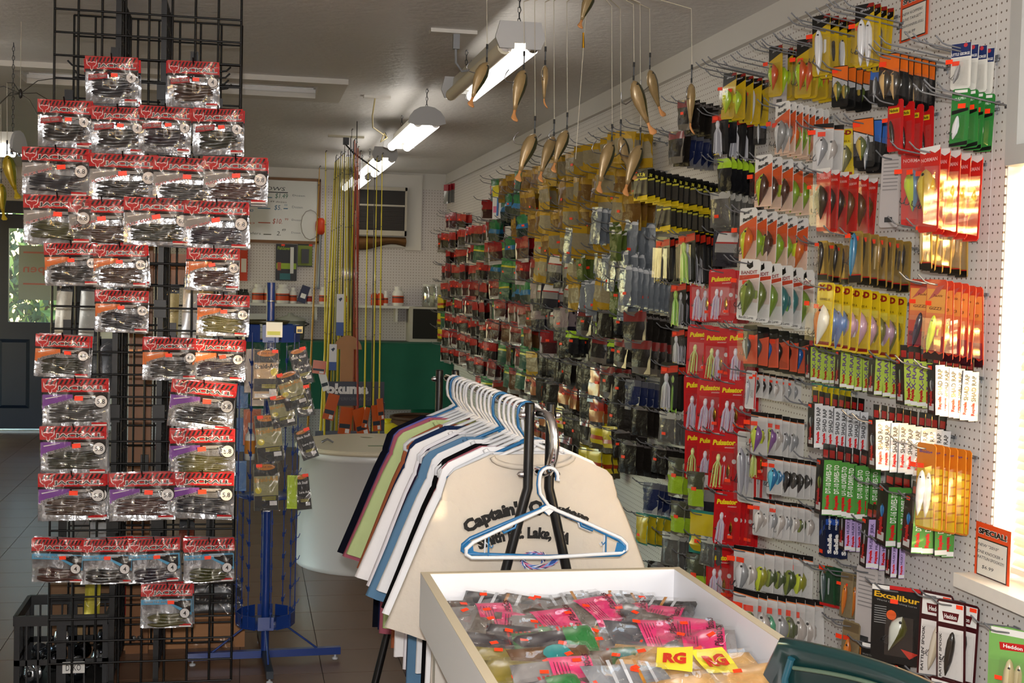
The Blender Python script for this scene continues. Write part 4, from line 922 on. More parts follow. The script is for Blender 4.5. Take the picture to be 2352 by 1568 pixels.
for u, v, y in ((125, 180, 5.5), (120, 235, 5.5), (-30, 205, 5.4), (90, 270, 5.3)):
    d = at_y(u, v, y)-hub2; obj('arm', MB().tube([(0, 0, 0), d*.5+Vector((0, 0, .02)), d], .0018, M('4a4640', .4), 5), rg)
    obj('leader', MB().tube([d, d-Vector((0, 0, .15))], .001, WIRE, 4), rg)
# ================================================================== shirt rack
YN, YFAR, ZR = 3.27, 4.50, 1.142
XN, XF = .748, .694
def railx(y): return XN+(XF-XN)*(y-YN)/(YFAR-YN)
PWD = M('0b0b0d', .32)
cr_ = root('clothes_rack', (0, 0, 0), 'black and chrome garment rack full of shirts on plastic hangers', 'clothes rack')
for x0, y in ((XN, YN), (XF, YFAR)):
    for s in (-1, 1):
        obj('upright', MB().tube([(x0+s*.028, y, 1.167), (x0+s*.028, y, .95), (x0+s*.036, y, .92), (x0+s*.085, y, .72), (x0+s*.24, y, .03)], .0132, PWD, 12), cr_)
        obj('upright_cap', MB().lathe([(.0132, 1.166), (.012, 1.170), (0, 1.171)], PWD, 12, c=(x0+s*.028, y, 0)), cr_)
        for z in (ZR-.004, .985): obj('cap_nut', MB().lathe([(.009, 0), (.009, .006), (.007, .013), (0, .017)], CHROME, 10, mx=Matrix.Translation((x0+s*.041, y, z)) @ Matrix.Rotation(R(90*s), 4, 'Y')), cr_)
    obj('foot_bar', MB().tube([(x0-.26, y, .025), (x0+.26, y, .025)], .014, PWD, 10), cr_)
# chrome rail with its turned-down loop at the near end
loop = [(XF, YFAR+.01, ZR), (XN, YN-.005, ZR)]
for k in range(9):
    a = math.pi*k/8; loop.append((XN+.012+.012*math.sin(a), YN-.02-.045*math.sin(a), ZR-.075+.075*math.cos(a)))
loop += [(XN, YN+.012, ZR-.15)]
obj('rail', MB().tube(loop, .0125, CHROME, 14), cr_)

HWH = M('d8dade', .3, coat=.3); HBL = M('1f6aa0', .3, coat=.3)
def hanger_mesh(mat, full=True):
    m = MB(); r = .0045
    hook = [(.026, 0, -.034)]+[(-.002+.024*math.cos(R(-20+k*25)), 0, -.026+.024*math.sin(R(-20+k*25))) for k in range(9)]+[(-.027, 0, -.045), (-.024, 0, -.068), (-.006, 0, -.092), (0, 0, -.102)]
    m.tube(hook, r, mat, 8)
    tri = [(0, 0, -.103), (-.10, 0, -.145), (-.195, 0, -.187), (-.213, 0, -.203), (-.214, 0, -.217), (-.200, 0, -.226), (0, 0, -.232), (.200, 0, -.226), (.214, 0, -.217), (.213, 0, -.203), (.195, 0, -.187), (.10, 0, -.145)]
    m.tube(tri, r*1.15, mat, 8, closed=True)
    m.add([(-.02, -.002, -.105), (0, -.002, -.124), (.02, -.002, -.105), (0, -.002, -.095), (-.02, .002, -.105), (0, .002, -.124), (.02, .002, -.105), (0, .002, -.095)], [(0, 1, 2, 3), (7, 6, 5, 4), (0, 4, 5, 1), (1, 5, 6, 2)], mat)
    return m.mesh('hanger')
def hanger_extras(o, mat):
    for s in (-1, 1):
        obj('strap_bar', MB().tube([(s*.156, 0, -.166), (s*.156, 0, -.228)], .0022, mat, 6), o)
        obj('strap_hook', MB().tube([(s*.156, 0, -.195), (s*.148, 0, -.203), (s*.144, 0, -.196)], .0018, mat, 5), o)
        obj('notch', MB().tube([(s*.085, 0, -.142), (s*.088, 0, -.153), (s*.118, 0, -.166), (s*.122, 0, -.157)], .0032, mat, 6), o)
hm_w, hm_b = hanger_mesh(HWH), hanger_mesh(HBL)

_sh = {}
def shirt_meshes(seed):
    if seed in _sh: return _sh[seed]
    rr = random.Random(seed); ph = [rr.uniform(0, 6) for _ in range(4)]
    NR = 28
    def ring(zc, b, t, slope, k):
        out = []
        for j in range(NR):
            a = 2*math.pi*j/NR; x = b*math.cos(a); x = math.copysign(abs(x/b)**.75*b, x)
            fold = .006*k*math.sin(5*a+ph[0])+.004*k*math.sin(9*a+ph[1]+zc*9)
            y = (t+fold)*math.sin(a)
            out.append(Vector((x, y, zc-max(abs(x), .105)*slope)))
        return out
    body = [ring(-.074, .200, .008, .44, 0), ring(-.084, .216, .013, .44, 0), ring(-.13, .229, .017, .40, .3), ring(-.22, .236, .020, .26, .6), ring(-.32, .238, .022, .10, .8), ring(-.45, .241, .022, 0, 1.0), ring(-.62, .246, .022, 0, 1.2), ring(-.80, .25, .022, 0, 1.4)]
    def sleeve(s):
        rs = []; ax = Vector((.32*s, 0, -.947)).normalized(); wv = Vector((.947*s, 0, .32)).normalized(); c0 = Vector((.150*s, 0, -.236))
        for t, hw, th in ((0, .070, .006), (.03, .080, .013), (.08, .086, .018), (.16, .091, .021), (.26, .096, .021), (.37, .103, .018)):
            c = c0+ax*t; rs.append([c+wv*(hw*math.cos(2*math.pi*j/16))+Vector((0, (th+.005*t*4*math.sin(4*2*math.pi*j/16+ph[2]))*math.sin(2*math.pi*j/16), 0)) for j in range(16)])
        return rs
    _sh[seed] = (body, sleeve(-1), sleeve(1)); return _sh[seed]
def shirt(y, col, label, seed, yaw=0, dz=0):
    mat = M(col, .9, noise=(.04, 14), bump=(.25, 40), spec=.1)
    b, s0, s1 = shirt_meshes(seed)
    o = obj('hung_shirt', MB().loft(b, mat, True, False), None, (railx(y), y, ZR+.0125+dz), (0, 0, yaw), None, label, 'shirt', 'shirts on the garment rack')
    obj('sleeve', MB().loft(s0, mat, True, False), o); obj('sleeve', MB().loft(s1, mat, True, False), o)
    pts = [(.105*math.cos(R(-180+15*k)), -.020 if 0 else -.018-.004*math.sin(R(15*k)), -.124-.028*math.sin(R(15*k))+.0) for k in range(13)]
    obj('collar', MB().tube(pts, .0075, mat, 6), o)
    return o
SH = [('c8bfb2', 'beige shirt with black arched lettering hung at the front of the rack'), ('d4d6da', 'pale heather grey shirt behind the beige lettered shirt'), ('f0f0f2', 'plain white shirt hung next to the black shirt'), ('08080a', 'black shirt with long drooping sleeve beside the rose shirt'),
      ('a8606c', 'dusty rose shirt hung beside the black shirt'), ('e9eaec', 'white shirt between the rose and slate blue shirts'), ('5b7f9e', 'slate blue shirt hung between white shirts'), ('b9bcc0', 'heather grey shirt next to the plum shirt'), ('2c2038', 'dark plum shirt hung between grey and white'),
      ('ece9ee', 'white shirt next to the plum shirt'), ('f2f0f0', 'white shirt next to the navy shirt'), ('1c2c4e', 'navy shirt hung before the rust and green shirts'), ('b9c990', 'light green shirt with visible seam'), ('9c5a3c', 'rust brown shirt hung beside the light green shirt'), ('a85c6c', 'rose shirt behind the light green shirt'), ('6a6ab0', 'lavender blue shirt near the end of the rack'), ('141d3c', 'dark navy shirt near the end of the rack'), ('0c0f1c', 'near-black shirt hung last on the rack')]
SH[3], SH[4] = SH[4], SH[3]; SH[12], SH[13] = SH[13], SH[12]
ys = []
y = 3.345
rr = random.Random(21)
for i, (c, lab) in enumerate(SH):
    yaw = R(1+2.6*math.sin(i*.8)); ys.append(y)
    o = shirt(y, c, lab, i % 5, yaw, rr.uniform(-.006, .004)); o.scale = (rr.uniform(.97, 1.07), 1, rr.uniform(.97, 1.06))
    if i == 0: front = o
    blue = i in (1, 6, 16)
    hobj = obj('plastic_hanger', hm_b if blue else hm_w, None, (railx(y), y, ZR+.0125+.0045+.003), (0, 0, yaw), None, ('blue' if blue else 'white')+' plastic hanger hooked on the garment rack rail', 'hanger', 'hangers on the rail')
    y += .052 if i < 3 else .055 + (.02 if i in (5, 10) else 0) + (.055 if i == 11 else 0)
# doubled-up hangers between the shirts
for k in range(5):
    yy = ys[0]+.16+k*.19+rr.uniform(-.015, .015)
    obj('plastic_hanger', hm_w, None, (railx(yy), yy, ZR+.0125+.0045+.003), (0, 0, R(rr.uniform(-8, 4))), None, 'white plastic hanger hooked on the garment rack rail', 'hanger', 'hangers on the rail')
# print on the front shirt
PR = M('14110f', .8); lt = MB()
def arc(rad, x0=0):
    return lambda a, b: ((rad+b)*math.sin(a/rad)+x0, (rad+b)*math.cos(a/rad)-rad)
text(lt, "Captain's Quarters", .335, .044, PR, -.015, -.255, 0, rot=.05, bold=.065, warp=arc(.30))
text(lt, 'Smith Mt. Lake, VA', .245, .036, PR, -.02, -.320, 0, rot=.04, bold=.065, warp=arc(.30))
lt.v = [(v[0], -(.0225*math.sqrt(max(0, 1-(v[0]/.25)**2))+.0075), v[2]) for v in lt.v]
obj('lettering', lt, front)
gm = MB(); rr2 = random.Random(4)
cols = [M('2a4f9a', .7), M('d8dce8', .7), M('1c2c5c', .7), M('c86a8a', .7), M('7aa0d8', .7)]
for k in range(26):
    t0 = k*.24; cxp, czp = .012+.05*math.cos(t0)*(.4+.02*k), -.385+.022*math.sin(t0)*(.5+.02*k)
    L = .02+.01*rr2.random(); a = t0+1.2
    pts = [(cxp+L*math.cos(a), czp+L*.6*math.sin(a)), (cxp+.006*math.cos(a+1.6), czp+.006*math.sin(a+1.6)), (cxp-L*math.cos(a), czp-L*.6*math.sin(a)), (cxp-.006*math.cos(a+1.6), czp-.006*math.sin(a+1.6))]
    gm.add([(p[0], -.0310-.0002*k, p[1]) for p in pts], [(0, 1, 2, 3)], cols[k % 5])
obj('swirl_print', gm, front)
# two empty hangers on the chrome loop
hx, hy, hz = XN+.012, YN-.066, ZR-.150
for k, (mm, mat) in enumerate(((hm_w, HWH), (hm_b, HBL))):
    o = obj('plastic_hanger', mm, None, (hx+.002, hy+.0+.011*k, hz+.0175+.0045), (0, R(1.5*k), R(4-3*k)), 1.0, ('empty white hanger' if k == 0 else 'empty blue hanger')+' hung on the chrome loop of the rack', 'hanger')
    hanger_extras(o, HBL if k == 0 else HWH)
    for s in (-1, 1):
        if k == 1: obj('grip_pad', MB().add([(s*.212, -.004, -.20), (s*.19, -.004, -.192), (s*.185, -.004, -.218), (s*.16, -.004, -.224), (s*.205, -.004, -.226)], [(0, 1, 2, 3, 4)], HBL), o)

# ================================================================== white bargain bin with bags
bx0, bx1, by0, by1, bz0, bz1 = .417, 1.062, 1.95, 3.055, .655, .785
bn = root('bargain_bin', (0, 0, 0), 'white open tray bin heaped with bagged soft lures', 'bin')
BIN = M('e6e6ea', .35); BEDGE = M('cbbda0', .5)
for q in ((bx0, bx0+.02, by0, by1), (bx1-.02, bx1, by0, by1), (bx0+.02, bx1-.02, by1-.02, by1), (bx0+.02, bx1-.02, by0, by0+.02)):
    s_ = obj('side_panel', MB().box(q[0], q[1], q[2], q[3], bz0, bz1-.0015, BIN), bn)
    obj('edge_band', MB().box(q[0], q[1], q[2], q[3], bz1-.0015, bz1, BEDGE), s_)
obj('tray_floor', MB().box(bx0+.02, bx1-.02, by0+.02, by1-.02, bz0, bz0+.015, BIN), bn)
for x in (bx0+.03, bx1-.07):
    for y_ in (by0+.03, by1-.07): obj('leg', MB().box(x, x+.04, y_, y_+.04, 0, bz0, M('b9b6ae', .5)), bn)
obj('apron', MB().box(bx0+.05, bx1-.05, by0+.05, by1-.05, bz0-.05, bz0, M('b9b6ae', .5)), bn)
PNK = M('e83a78', .45); PNT = M('4a1020', .6)
def pillow(w, h, d, seed):
    rr = random.Random(seed); ph = [rr.uniform(0, 6) for _ in range(3)]; m = []
    def top(u, v):
        e = min(1, 2.6*(4*u*(1-u))**.8)*min(1, 2.6*(4*v*(1-v))**.8); e = min(e, 1)
        return Vector(((u-.5)*w, (v-.5)*h, d*e*(.75+.25*math.sin(6*u+ph[0])*math.sin(5*v+ph[1]))+.004*math.sin(3*u+ph[2])))
    return top
def bag(u, v, kind, rz, w=.185, h=.125, z=None, lift=0, tilt=None):
    global bag_n
    bag_n += 1; rr = random.Random(bag_n)
    z = (.715 if z is None else z)+lift
    p = at_z(u, v, z)
    p.y = min(p.y, by1-.10); p.x = min(max(p.x, bx0+.118), bx1-.118)
    e = (R(rr.uniform(14, 24) if tilt is None else tilt), R(rr.uniform(-7, 7)), R(rz+rr.uniform(-4, 4)))
    CON = {'pink': ('8e8a88', '55565c', '7a726a')[bag_n % 3], 'brown': '4a382c', 'black': '26282c', 'redgreen': '38343a', 'olive': '8a7a2c', 'teal': '6a4a30', 'tan': 'd8a868', 'card': 'd0a468', 'silver': '8c8f94'}[kind]
    LAB = {'pink': 'clear bag of %s lures with hot pink label' % ('pale grey', 'dark', 'brown')[bag_n % 3], 'brown': 'clear bag of brown soft lures', 'black': 'black and silver bag of soft lures', 'redgreen': 'lure bag with red and green printed border', 'olive': 'yellow olive lure bag', 'teal': 'brown lure bag with a teal oval label', 'tan': 'clear bag stuffed with tan soft lures', 'card': 'tan lure bag topped with a yellow and red card', 'silver': 'crumpled silver grey lure bag'}
    back = M(CON, .45, noise=(.35, 40))
    fn = pillow(w, h, .016, bag_n)
    o = obj('lure_bag', MB().sheet(lambda a, b: fn(a, b)*.96-Vector((0, 0, .004)), 10, 7, back), None, p, e, None, LAB[kind]+' in the white bin', 'lure bag', 'bags heaped in the white bin')
    PL = lambda a, b, d=.0022: fn(a, b)+Vector((0, 0, d))
    if kind == 'pink':
        x0 = .34+.1*rr.random()
        m = MB().sheet(lambda a, b: PL(x0+(.86-x0)*a, .02+.96*b, -.0005), 5, 6, PNK)
        obj('pink_label', m, o)
        lt = MB(); text(lt, 'Jose Plastics', h*.86, .024, PNT, 0, 0, 0, shear=.3, bold=.02)
        lt.v = [tuple(PL(.80+(-vv[2])/w*1.0, .5+vv[0]/h, .0018)) for vv in lt.v]
        obj('lettering', lt, o)
        tl = MB()
        for q in range(5): tl.add([PL(x0+.04+q*.035, .15, .0012), PL(x0+.048+q*.035, .15, .0012), PL(x0+.048+q*.035, .75, .0012), PL(x0+.04+q*.035, .75, .0012)], [(0, 1, 2, 3)], PNT)
        obj('small_print', tl, o)
    if kind == 'redgreen':
        m = MB().sheet(lambda a, b: PL(.62+.34*a, b, .0004), 4, 6, M('2a7a3a', .4)); obj('green_border', m, o)
        m = MB()
        for q in range(6): m.add([PL(.62+q*.05, .02, .001), PL(.65+q*.05, .02, .001), PL(.60+q*.05, .98, .001), PL(.57+q*.05, .98, .001)], [(0, 1, 2, 3)], RED)
        obj('red_stripes', m, o)
    if kind == 'teal': obj('teal_oval', MB().poly([PL(.5+.16*math.cos(t*.524), .6+.2*math.sin(t*.524), .002) for t in range(12)], M('1f8a8a', .4)), o)
    if kind == 'olive': obj('yellow_band', MB().sheet(lambda a, b: PL(.7+.28*a, b, .0006), 4, 5, M('c8b81c', .4)), o)
    if kind == 'card':
        obj('yellow_card', MB().sheet(lambda a, b: PL(.20+.38*a, .25+.65*b, .008), 3, 3, M('e8d43a', .45)), o)
        lt = MB(); text(lt, 'RG', .045, .04, M('c8301c', .5), 0, 0, 0, bold=.06); lt.v = [tuple(PL(.39+vv[0]/w, .57+vv[2]/h, .0105)) for vv in lt.v]; obj('lettering', lt, o)
    if kind in ('black', 'silver'):
        m = MB()
        for q in range(4): m.add([PL(.2+q*.15, .1, .0008), PL(.24+q*.15, .1, .0008), PL(.30+q*.15, .9, .0008), PL(.26+q*.15, .9, .0008)], [(0, 1, 2, 3)], M('b87a2a', .4) if q == 2 else M('c4c6ca', .4))
        obj('foil_stripes', m, o)
    obj('clear_film', MB().sheet(lambda a, b: fn(a, b)*1.0+Vector((0, 0, .004)), 10, 7, BAGFILM), o)
    for q in range(1+(bag_n % 3 == 0)): obj('price_sticker', MB().box(-.010, .010, -.006, .006, 0, .0006, STK), o, PL(.25+.3*rr.random()+.25*q, .35+.4*rr.random(), .0065), (0, 0, rr.uniform(-.6, .6)), .85)
    return o
bag_n = 0
BG = [(1048, 1388, 'brown', 10, .712), (1132, 1386, 'black', -15, .712), (1228, 1388, 'brown', -8, .718), (1310, 1386, 'silver', 12, .716), (1385, 1388, 'black', -6, .714), (1457, 1396, 'silver', 15, .714), (1572, 1404, 'black', -35, .72),
      (1167, 1442, 'pink', -8, .712), (1113, 1424, 'pink', 3, .722), (1423, 1420, 'pink', -14, .714), (1362, 1412, 'pink', 16, .722), (1266, 1436, 'pink', 14, .718), (1496, 1420, 'pink', -32, .72), (1610, 1440, 'brown', -30, .714), (1672, 1490, 'pink', -20, .708), (1626, 1480, 'pink', -12, .714), (1595, 1458, 'pink', -18, .722), (1438, 1480, 'pink', -12, .712), (1492, 1460, 'pink', 2, .727),
      (1090, 1450, 'silver', 0, .705), (1144, 1486, 'redgreen', -6, .718), (1278, 1490, 'redgreen', 5, .718), (1210, 1478, 'redgreen', -15, .712), (1360, 1480, 'silver', 0, .712),
      (1151, 1530, 'olive', -18, .712), (1170, 1562, 'olive', -20, .718), (1281, 1524, 'teal', 8, .722), (1381, 1528, 'redgreen', -14, .718), (1450, 1528, 'teal', -16, .72), (1289, 1560, 'pink', 2, .73), (1220, 1600, 'redgreen', 4, .724), (1370, 1590, 'brown', 10, .722),
      (1507, 1522, 'tan', -25, .73), (1572, 1540, 'card', -22, .728), (1664, 1540, 'card', 8, .728), (1457, 1568, 'silver', 6, .732), (1700, 1570, 'tan', -8, .722), (1560, 1600, 'tan', 5, .72)]
for u, v, kd, rz, z in BG: bag(u, v, kd, rz, z=z)

# ================================================================== dark green resin chair by the bin
chm = M('0c2a2a', .28, coat=.3)
ch_ = root('plastic_chair', (0, 0, 0), 'dark green moulded plastic chair standing beside the white bin', 'chair')
A = at_y(1768, 1468, 1.86); A.z = 0; B = A+Vector((.13, -.47, 0))
CHZ = at_y(1785, 1455, 1.86).z; dd = (B-A); Lc = dd.length; dd.normalize(); nn = Vector((-dd.y, dd.x, 0))
if nn.x < 0: nn = -nn
def backpt(s, z, off): # s 0..1 across
    bow = .06*math.sin(math.pi*s); rake = (z-.42)*-.10
    return A+dd*(Lc*s)+nn*(bow*.5+off+.05+rake*1.0)+Vector((0, 0, z))
def topz(s): return CHZ+.012*math.sin(math.pi*s) if .06 < s < .94 else CHZ-.05*(1-min(s, 1-s)/.06)**2
rings = []
for i in range(17):
    s = i/16; zt_ = topz(s)
    rings.append([backpt(s, .44, 0), backpt(s, .44, .012), backpt(s, zt_-.01, .012), backpt(s, zt_, .004), backpt(s, zt_, -.008), backpt(s, zt_-.012, -.014), backpt(s, zt_-.03, 0)])
obj('backrest', MB().loft(rings, chm, True), ch_)
obj('back_rib', MB().tube([backpt(.07, .50, -.004), backpt(.07, CHZ-.06, -.006), backpt(.10, CHZ-.025, -.006)], .006, M('1d4a58', .25, coat=.4), 8), ch_)
obj('back_groove', MB().tube([backpt(.10+.8*k/12, CHZ-.04+.018*math.sin(math.pi*k/12), -.003) for k in range(13)], .0035, M('4a5a4a', .4), 6), ch_)
mid = (A+B)/2
seat = [mid-dd*.20+nn*.08, mid+dd*.20+nn*.08, mid+dd*.23+nn*.46, mid-dd*.23+nn*.46]
obj('seat', MB().loft([[p+Vector((0, 0, .415)) for p in seat], [p+Vector((0, 0, .445)) for p in seat]], chm, False), ch_)
for k, p in enumerate(seat):
    out = (p-(mid+nn*.27)).normalized()*.04
    obj('leg', MB().tube([p+Vector((0, 0, .43)), p+out], [.026, .018], chm, 8), ch_)
for s in (-1, 1):
    obj('armrest', MB().tube([mid+dd*s*.23+nn*.06+Vector((0, 0, .62)), mid+dd*s*.25+nn*.25+Vector((0, 0, .64)), mid+dd*s*.24+nn*.44+Vector((0, 0, .60)), mid+dd*s*.23+nn*.45+Vector((0, 0, .43))], .018, chm, 8), ch_)
# ================================================================== pegboard stock on the right wall
LB = {}
def lure_mesh(style, back, belly, acc=None):
    key = (style, back, belly, acc)
    if key in LB: return LB[key]
    m = MB(); bk_, be_ = M(back, .22, coat=.6), M(belly, .22, coat=.6); ac_ = M(acc, .25, coat=.5) if acc else be_
    P = {'crank': (.062, [(0, .004, .004), (.08, .45, .5), (.25, .95, .95), (.42, 1, 1), (.6, .75, .8), (.8, .38, .45), (.94, .16, .2), (1, .04, .06)], .0150, .0105),
         'minnow': (.088, [(0, .1, .1), (.06, .5, .5), (.2, .95, 1), (.45, 1, 1), (.7, .75, .8), (.9, .4, .4), (1, .08, .1)], .0088, .0070),
         'spook': (.105, [(0, .15, .15), (.05, .5, .5), (.2, .9, .9), (.4, 1, 1), (.65, .9, .9), (.85, .55, .55), (1, .1, .1)], .0105, .0095),
         'spoon': (.06, [(0, .1, .3), (.1, .5, .6), (.4, 1, 1), (.7, .9, 1), (1, .15, .4)], .010, .0022)}
    if style in P:
        L, st, H, Wd = P[style]; n = 10
        rings = [[Vector((H*h*math.cos(2*math.pi*j/n)+.10*H*math.sin(t*3.1), Wd*w*math.sin(2*math.pi*j/n), L*(.5-t))) for j in range(n)] for t, h, w in st]
        m.loft(rings, be_, True, True, lambda i, j: bk_ if j in (0, 1, 8, 9) else (ac_ if acc and j in (4, 5) else be_))
        if style != 'spoon':
            for s in (-1, 1): m.lathe([(.0028, 0), (.002, .001), (0, .0012)], BLACK, 7, mx=Matrix.Translation((.002, s*Wd*.62, L*.36)) @ Matrix.Rotation(R(-90*s), 4, 'X'))
        if style == 'crank': m.add([(-.006, -.007, L*.45), (-.006, .007, L*.45), (-.014, .009, L*.72), (-.014, -.009, L*.72)], [(0, 1, 2, 3)], CLEAR)
    elif style == 'skirt':
        m.lathe([(0, .034), (.004, .032), (.0062, .024), (.005, .016), (.003, .012)], be_, 8)
        rr = random.Random(back)
        for k in range(16):
            a = k*.393; sp = rr.uniform(.006, .014); L = rr.uniform(.045, .06)
            m.tube([(.002*math.cos(a), .002*math.sin(a), .016), (sp*.8*math.cos(a), sp*.5*math.sin(a), 0), (sp*math.cos(a), sp*.6*math.sin(a), -L)], .0014, bk_ if k % 3 else be_, 3, caps=False)
    elif style == 'blade':
        m.loft([[Vector((.0062*h*math.cos(2*math.pi*j/8), .0012*math.sin(2*math.pi*j/8), .02-.045*t)) for j in range(8)] for t, h in ((0, .1), (.3, .8), (.6, 1), (1, .1))], M(back, .12, 1), True)
    elif style == 'tails':
        for k in range(5): m.tube([(-.014+.007*k, 0, .04), (-.012+.006*k, -.003, 0), (-.013+.007*k, 0, -.045)], [.003, .0034, .0012], bk_ if k % 2 else be_, 5)
    LB[key] = m.mesh('lure'); return LB[key]
TREB = MB()
for k in range(3):
    a = k*2.094; c_, s_ = math.cos(a), math.sin(a)
    TREB.tube([(0, 0, .012), (0, 0, 0), (.003*c_, .003*s_, -.004), (.0075*c_, .0075*s_, -.002), (.008*c_, .008*s_, .004)], .0007, DSTEEL, 4)
TREB = TREB.mesh('treble_hook')
KD = {}
def pk(key, name, label, w, h, base, front, texts=(), lure=None, la=(.5, .66, 0, 1), blis=None, sticker=None, thick=.0014, side=None, side_text=(), tab=None, edge=None, hook=True, cat='lure pack', blade=None, chamfer=.10):
    """card or box pack hung by its top: root mesh + lure, blister, lettering, sticker"""
    top = .012; P = N(w, h, top); m = MB(); t = thick; ch = chamfer*w
    pts = [(-w/2, top-h+ch), (-w/2+ch, top-h), (w/2-ch, top-h), (w/2, top-h+ch), (w/2, top-ch), (w/2-ch, top), (-w/2+ch, top), (-w/2, top-ch)]
    m.prism(pts, -t/2, t/2, base if edge is None else edge)
    rect(m, P, .03, .01, .97, .99, base, -t/2-.0002)
    for k, (mm, pp) in enumerate(front): m.poly([P(a, b, -t/2-.0004-.00015*k) for a, b in pp], mm)
    if side:
        X0 = w/2+.0003
        for k, (mm, z0, z1) in enumerate(side): m.add([(X0+.0001*k, -t/2, top-z1*h), (X0+.0001*k, t/2, top-z1*h), (X0+.0001*k, t/2, top-z0*h), (X0+.0001*k, -t/2, top-z0*h)], [(0, 1, 2, 3)], mm)
    if tab:
        m.box(-w*.4, w*.4, -.0006, .0006, top-.002, top+.036, tab[0]); m.box(-w*.28, w*.28, -.0012, .0012, top+.004, top+.022, tab[1])
    parts = []
    if lure:
        c = P(la[0], la[1]); parts.append(['lure', lure, (c.x, -t/2-(.011 if not side else -.004), c.z), (0, R(la[2]), 0), la[3]])
    if blade: c = P(blade[0], blade[1]); parts.append(['spinner_blade', blade[2], (c.x, -t/2-.006, c.z), (0, 0, 0), 1])
    if blis:
        x0, y0, x1, y1, d = blis; a = P(x0, y0); b = P(x1, y1); q = MB(); i_ = min(.004, (b.x-a.x)*.12)
        r0 = [Vector((a.x, -t/2-.0004, b.z)), Vector((b.x, -t/2-.0004, b.z)), Vector((b.x, -t/2-.0004, a.z)), Vector((a.x, -t/2-.0004, a.z))]
        r1 = [Vector((a.x+i_, -t/2-d, b.z+i_)), Vector((b.x-i_, -t/2-d, b.z+i_)), Vector((b.x-i_, -t/2-d, a.z-i_)), Vector((a.x+i_, -t/2-d, a.z-i_))]
        q.loft([r0, r1], CLEAR, False, False); q.add(r1, [(0, 1, 2, 3)], CLEAR); parts.append(['blister', q.mesh('blister'), (0, 0, 0), (0, 0, 0), 1])
    if texts or side_text:
        q = MB()
        for s, tw, th, x, y, mm, rot, bold, shr in texts: c = P(x, y); text(q, s, tw*w, th*h, mm, c.x, c.z, -t/2-.0016, rot=R(rot), bold=bold, shear=shr)
        for s, tw, th, x, y, mm, bold in side_text:
            text(q, s, tw*h, th*t, mm, 0, 0, 0, rot=R(90), bold=bold, mx=Matrix(((0, -1, 0, w/2+.0008), (1, 0, 0, -t/2+x*t), (0, 0, 1, top-y*h), (0, 0, 0, 1))))
        parts.append(['lettering', q.mesh('lettering'), (0, 0, 0), (0, 0, 0), 1])
    if sticker: c = P(*sticker); parts.append(['price_sticker', stick_m, (c.x, -t/2-(blis[4] if blis and blis[1] < sticker[1] else .001)-.0008, c.z), (0, 0, 0), .8])
    KD[key] = dict(name=name, label=label, w=w, h=h, top=top, mesh=m.mesh(name), parts=parts, cat=cat, hook=hook and lure is not None)
def bagk(key, name, label, w, h, bands, sticker=True, cat='lure bag', dep=.007, tails=None):
    top = .012; m = MB(); fnf = bulge(w, h, -dep, key, top); fnb = bulge(w, h, dep*.5, key+'b', top)
    for v0, v1, mm in bands: m.sheet(lambda u, v: fnf(u, 1-(v0+(v1-v0)*(1-v))), 5, max(1, int((v1-v0)*7)), mm)
    m.sheet(lambda u, v: fnb(1-u, v), 3, 3, bands[-1][2])
    alt = m.mesh(name); rr = random.Random(key); x0 = rr.uniform(-.3, .15)*w; z0 = top-h*rr.uniform(.4, .75)
    if sticker: m.box(x0, x0+.017, -dep-.0035, -dep-.002, z0, z0+.010, STK)
    KD[key] = dict(name=name, label=label, w=w, h=h, top=top, mesh=m.mesh(name), alt=alt, parts=[], cat=cat, hook=False)
C = lambda c, r=.4, metal=0, **k: M(c, r, metal, **k)
Lm = lure_mesh
q4 = lambda x0, y0, x1, y1: [(x0, y1), (x1, y1), (x1, y0), (x0, y0)]
YB_, BK_, WH_, OR_, GD_, RD_ = C('c9a81a', .3, coat=.4), C('0d0d0d', .35, coat=.3), C('e6e4de'), C('e06a1c'), C('b9994a', .28, .5), C('c01a1a', .35, coat=.4)
SPROf = [(BK_, [(0, .30), (1, .14), (1, 0), (0, 0)]), (C('8c1a14'), [(.6, .06), (1, .06), (1, 0), (.75, 0)])]
for k, bc, bl_, cn in (('spro_s', 'd8d8d8', 'f0f0f0', 'silver'), ('spro_c', 'a8c81c', 'd8e02a', 'chartreuse'), ('spro_o', 'c8501c', 'a8c81c', 'orange and lime'), ('spro_d', '1c1c1c', '3a3a3a', 'dark')):
    pk(k, 'yellow_card_lure', '%s lure on a yellow card with black slanted header' % cn, .050, .135, YB_, SPROf, [('SPRO', .55, .035, .55, .10, C('b8b8b8'), 8, .04, .2)], Lm('minnow' if k in ('spro_s', 'spro_d') else 'crank', bc, bl_), (.52, .62, 0, 1.15), (.08, .33, .90, .97, .022), (.2, .36))
pk('orangehead', 'orange_head_lure', 'shad lure on black card with slanted orange header', .052, .105, BK_, [(OR_, [(.02, .22), (.98, .38), (.98, .02), (.02, .02)]), (C('c8c8c8'), [(.05, .5), (.95, .5), (.95, .40), (.05, .25)])], [], Lm('crank', '4a5a1c', 'c8a83a', 'd8d8c0'), (.5, .62, 0, .85), (.08, .3, .92, .82, .022), (.2, .12))
pk('orangehead2', 'orange_head_lure', 'gold shad lure on black card with slanted orange header', .052, .105, BK_, [(OR_, [(.02, .22), (.98, .38), (.98, .02), (.02, .02)])], [], Lm('crank', '2a2418', 'd8b070', 'e8c890'), (.5, .60, 0, .95), (.08, .3, .92, .85, .022), (.2, .2))
pk('bluehead', 'blue_head_lure', 'silver lure on black card with slanted blue header', .055, .11, BK_, [(C('3a6ab8'), [(.02, .32), (.98, .45), (.98, .02), (.02, .02)])], [], Lm('minnow', '30383c', 'c8ccd0'), (.5, .62, 0, .9), (.08, .3, .92, .85, .018), (.3, .08))
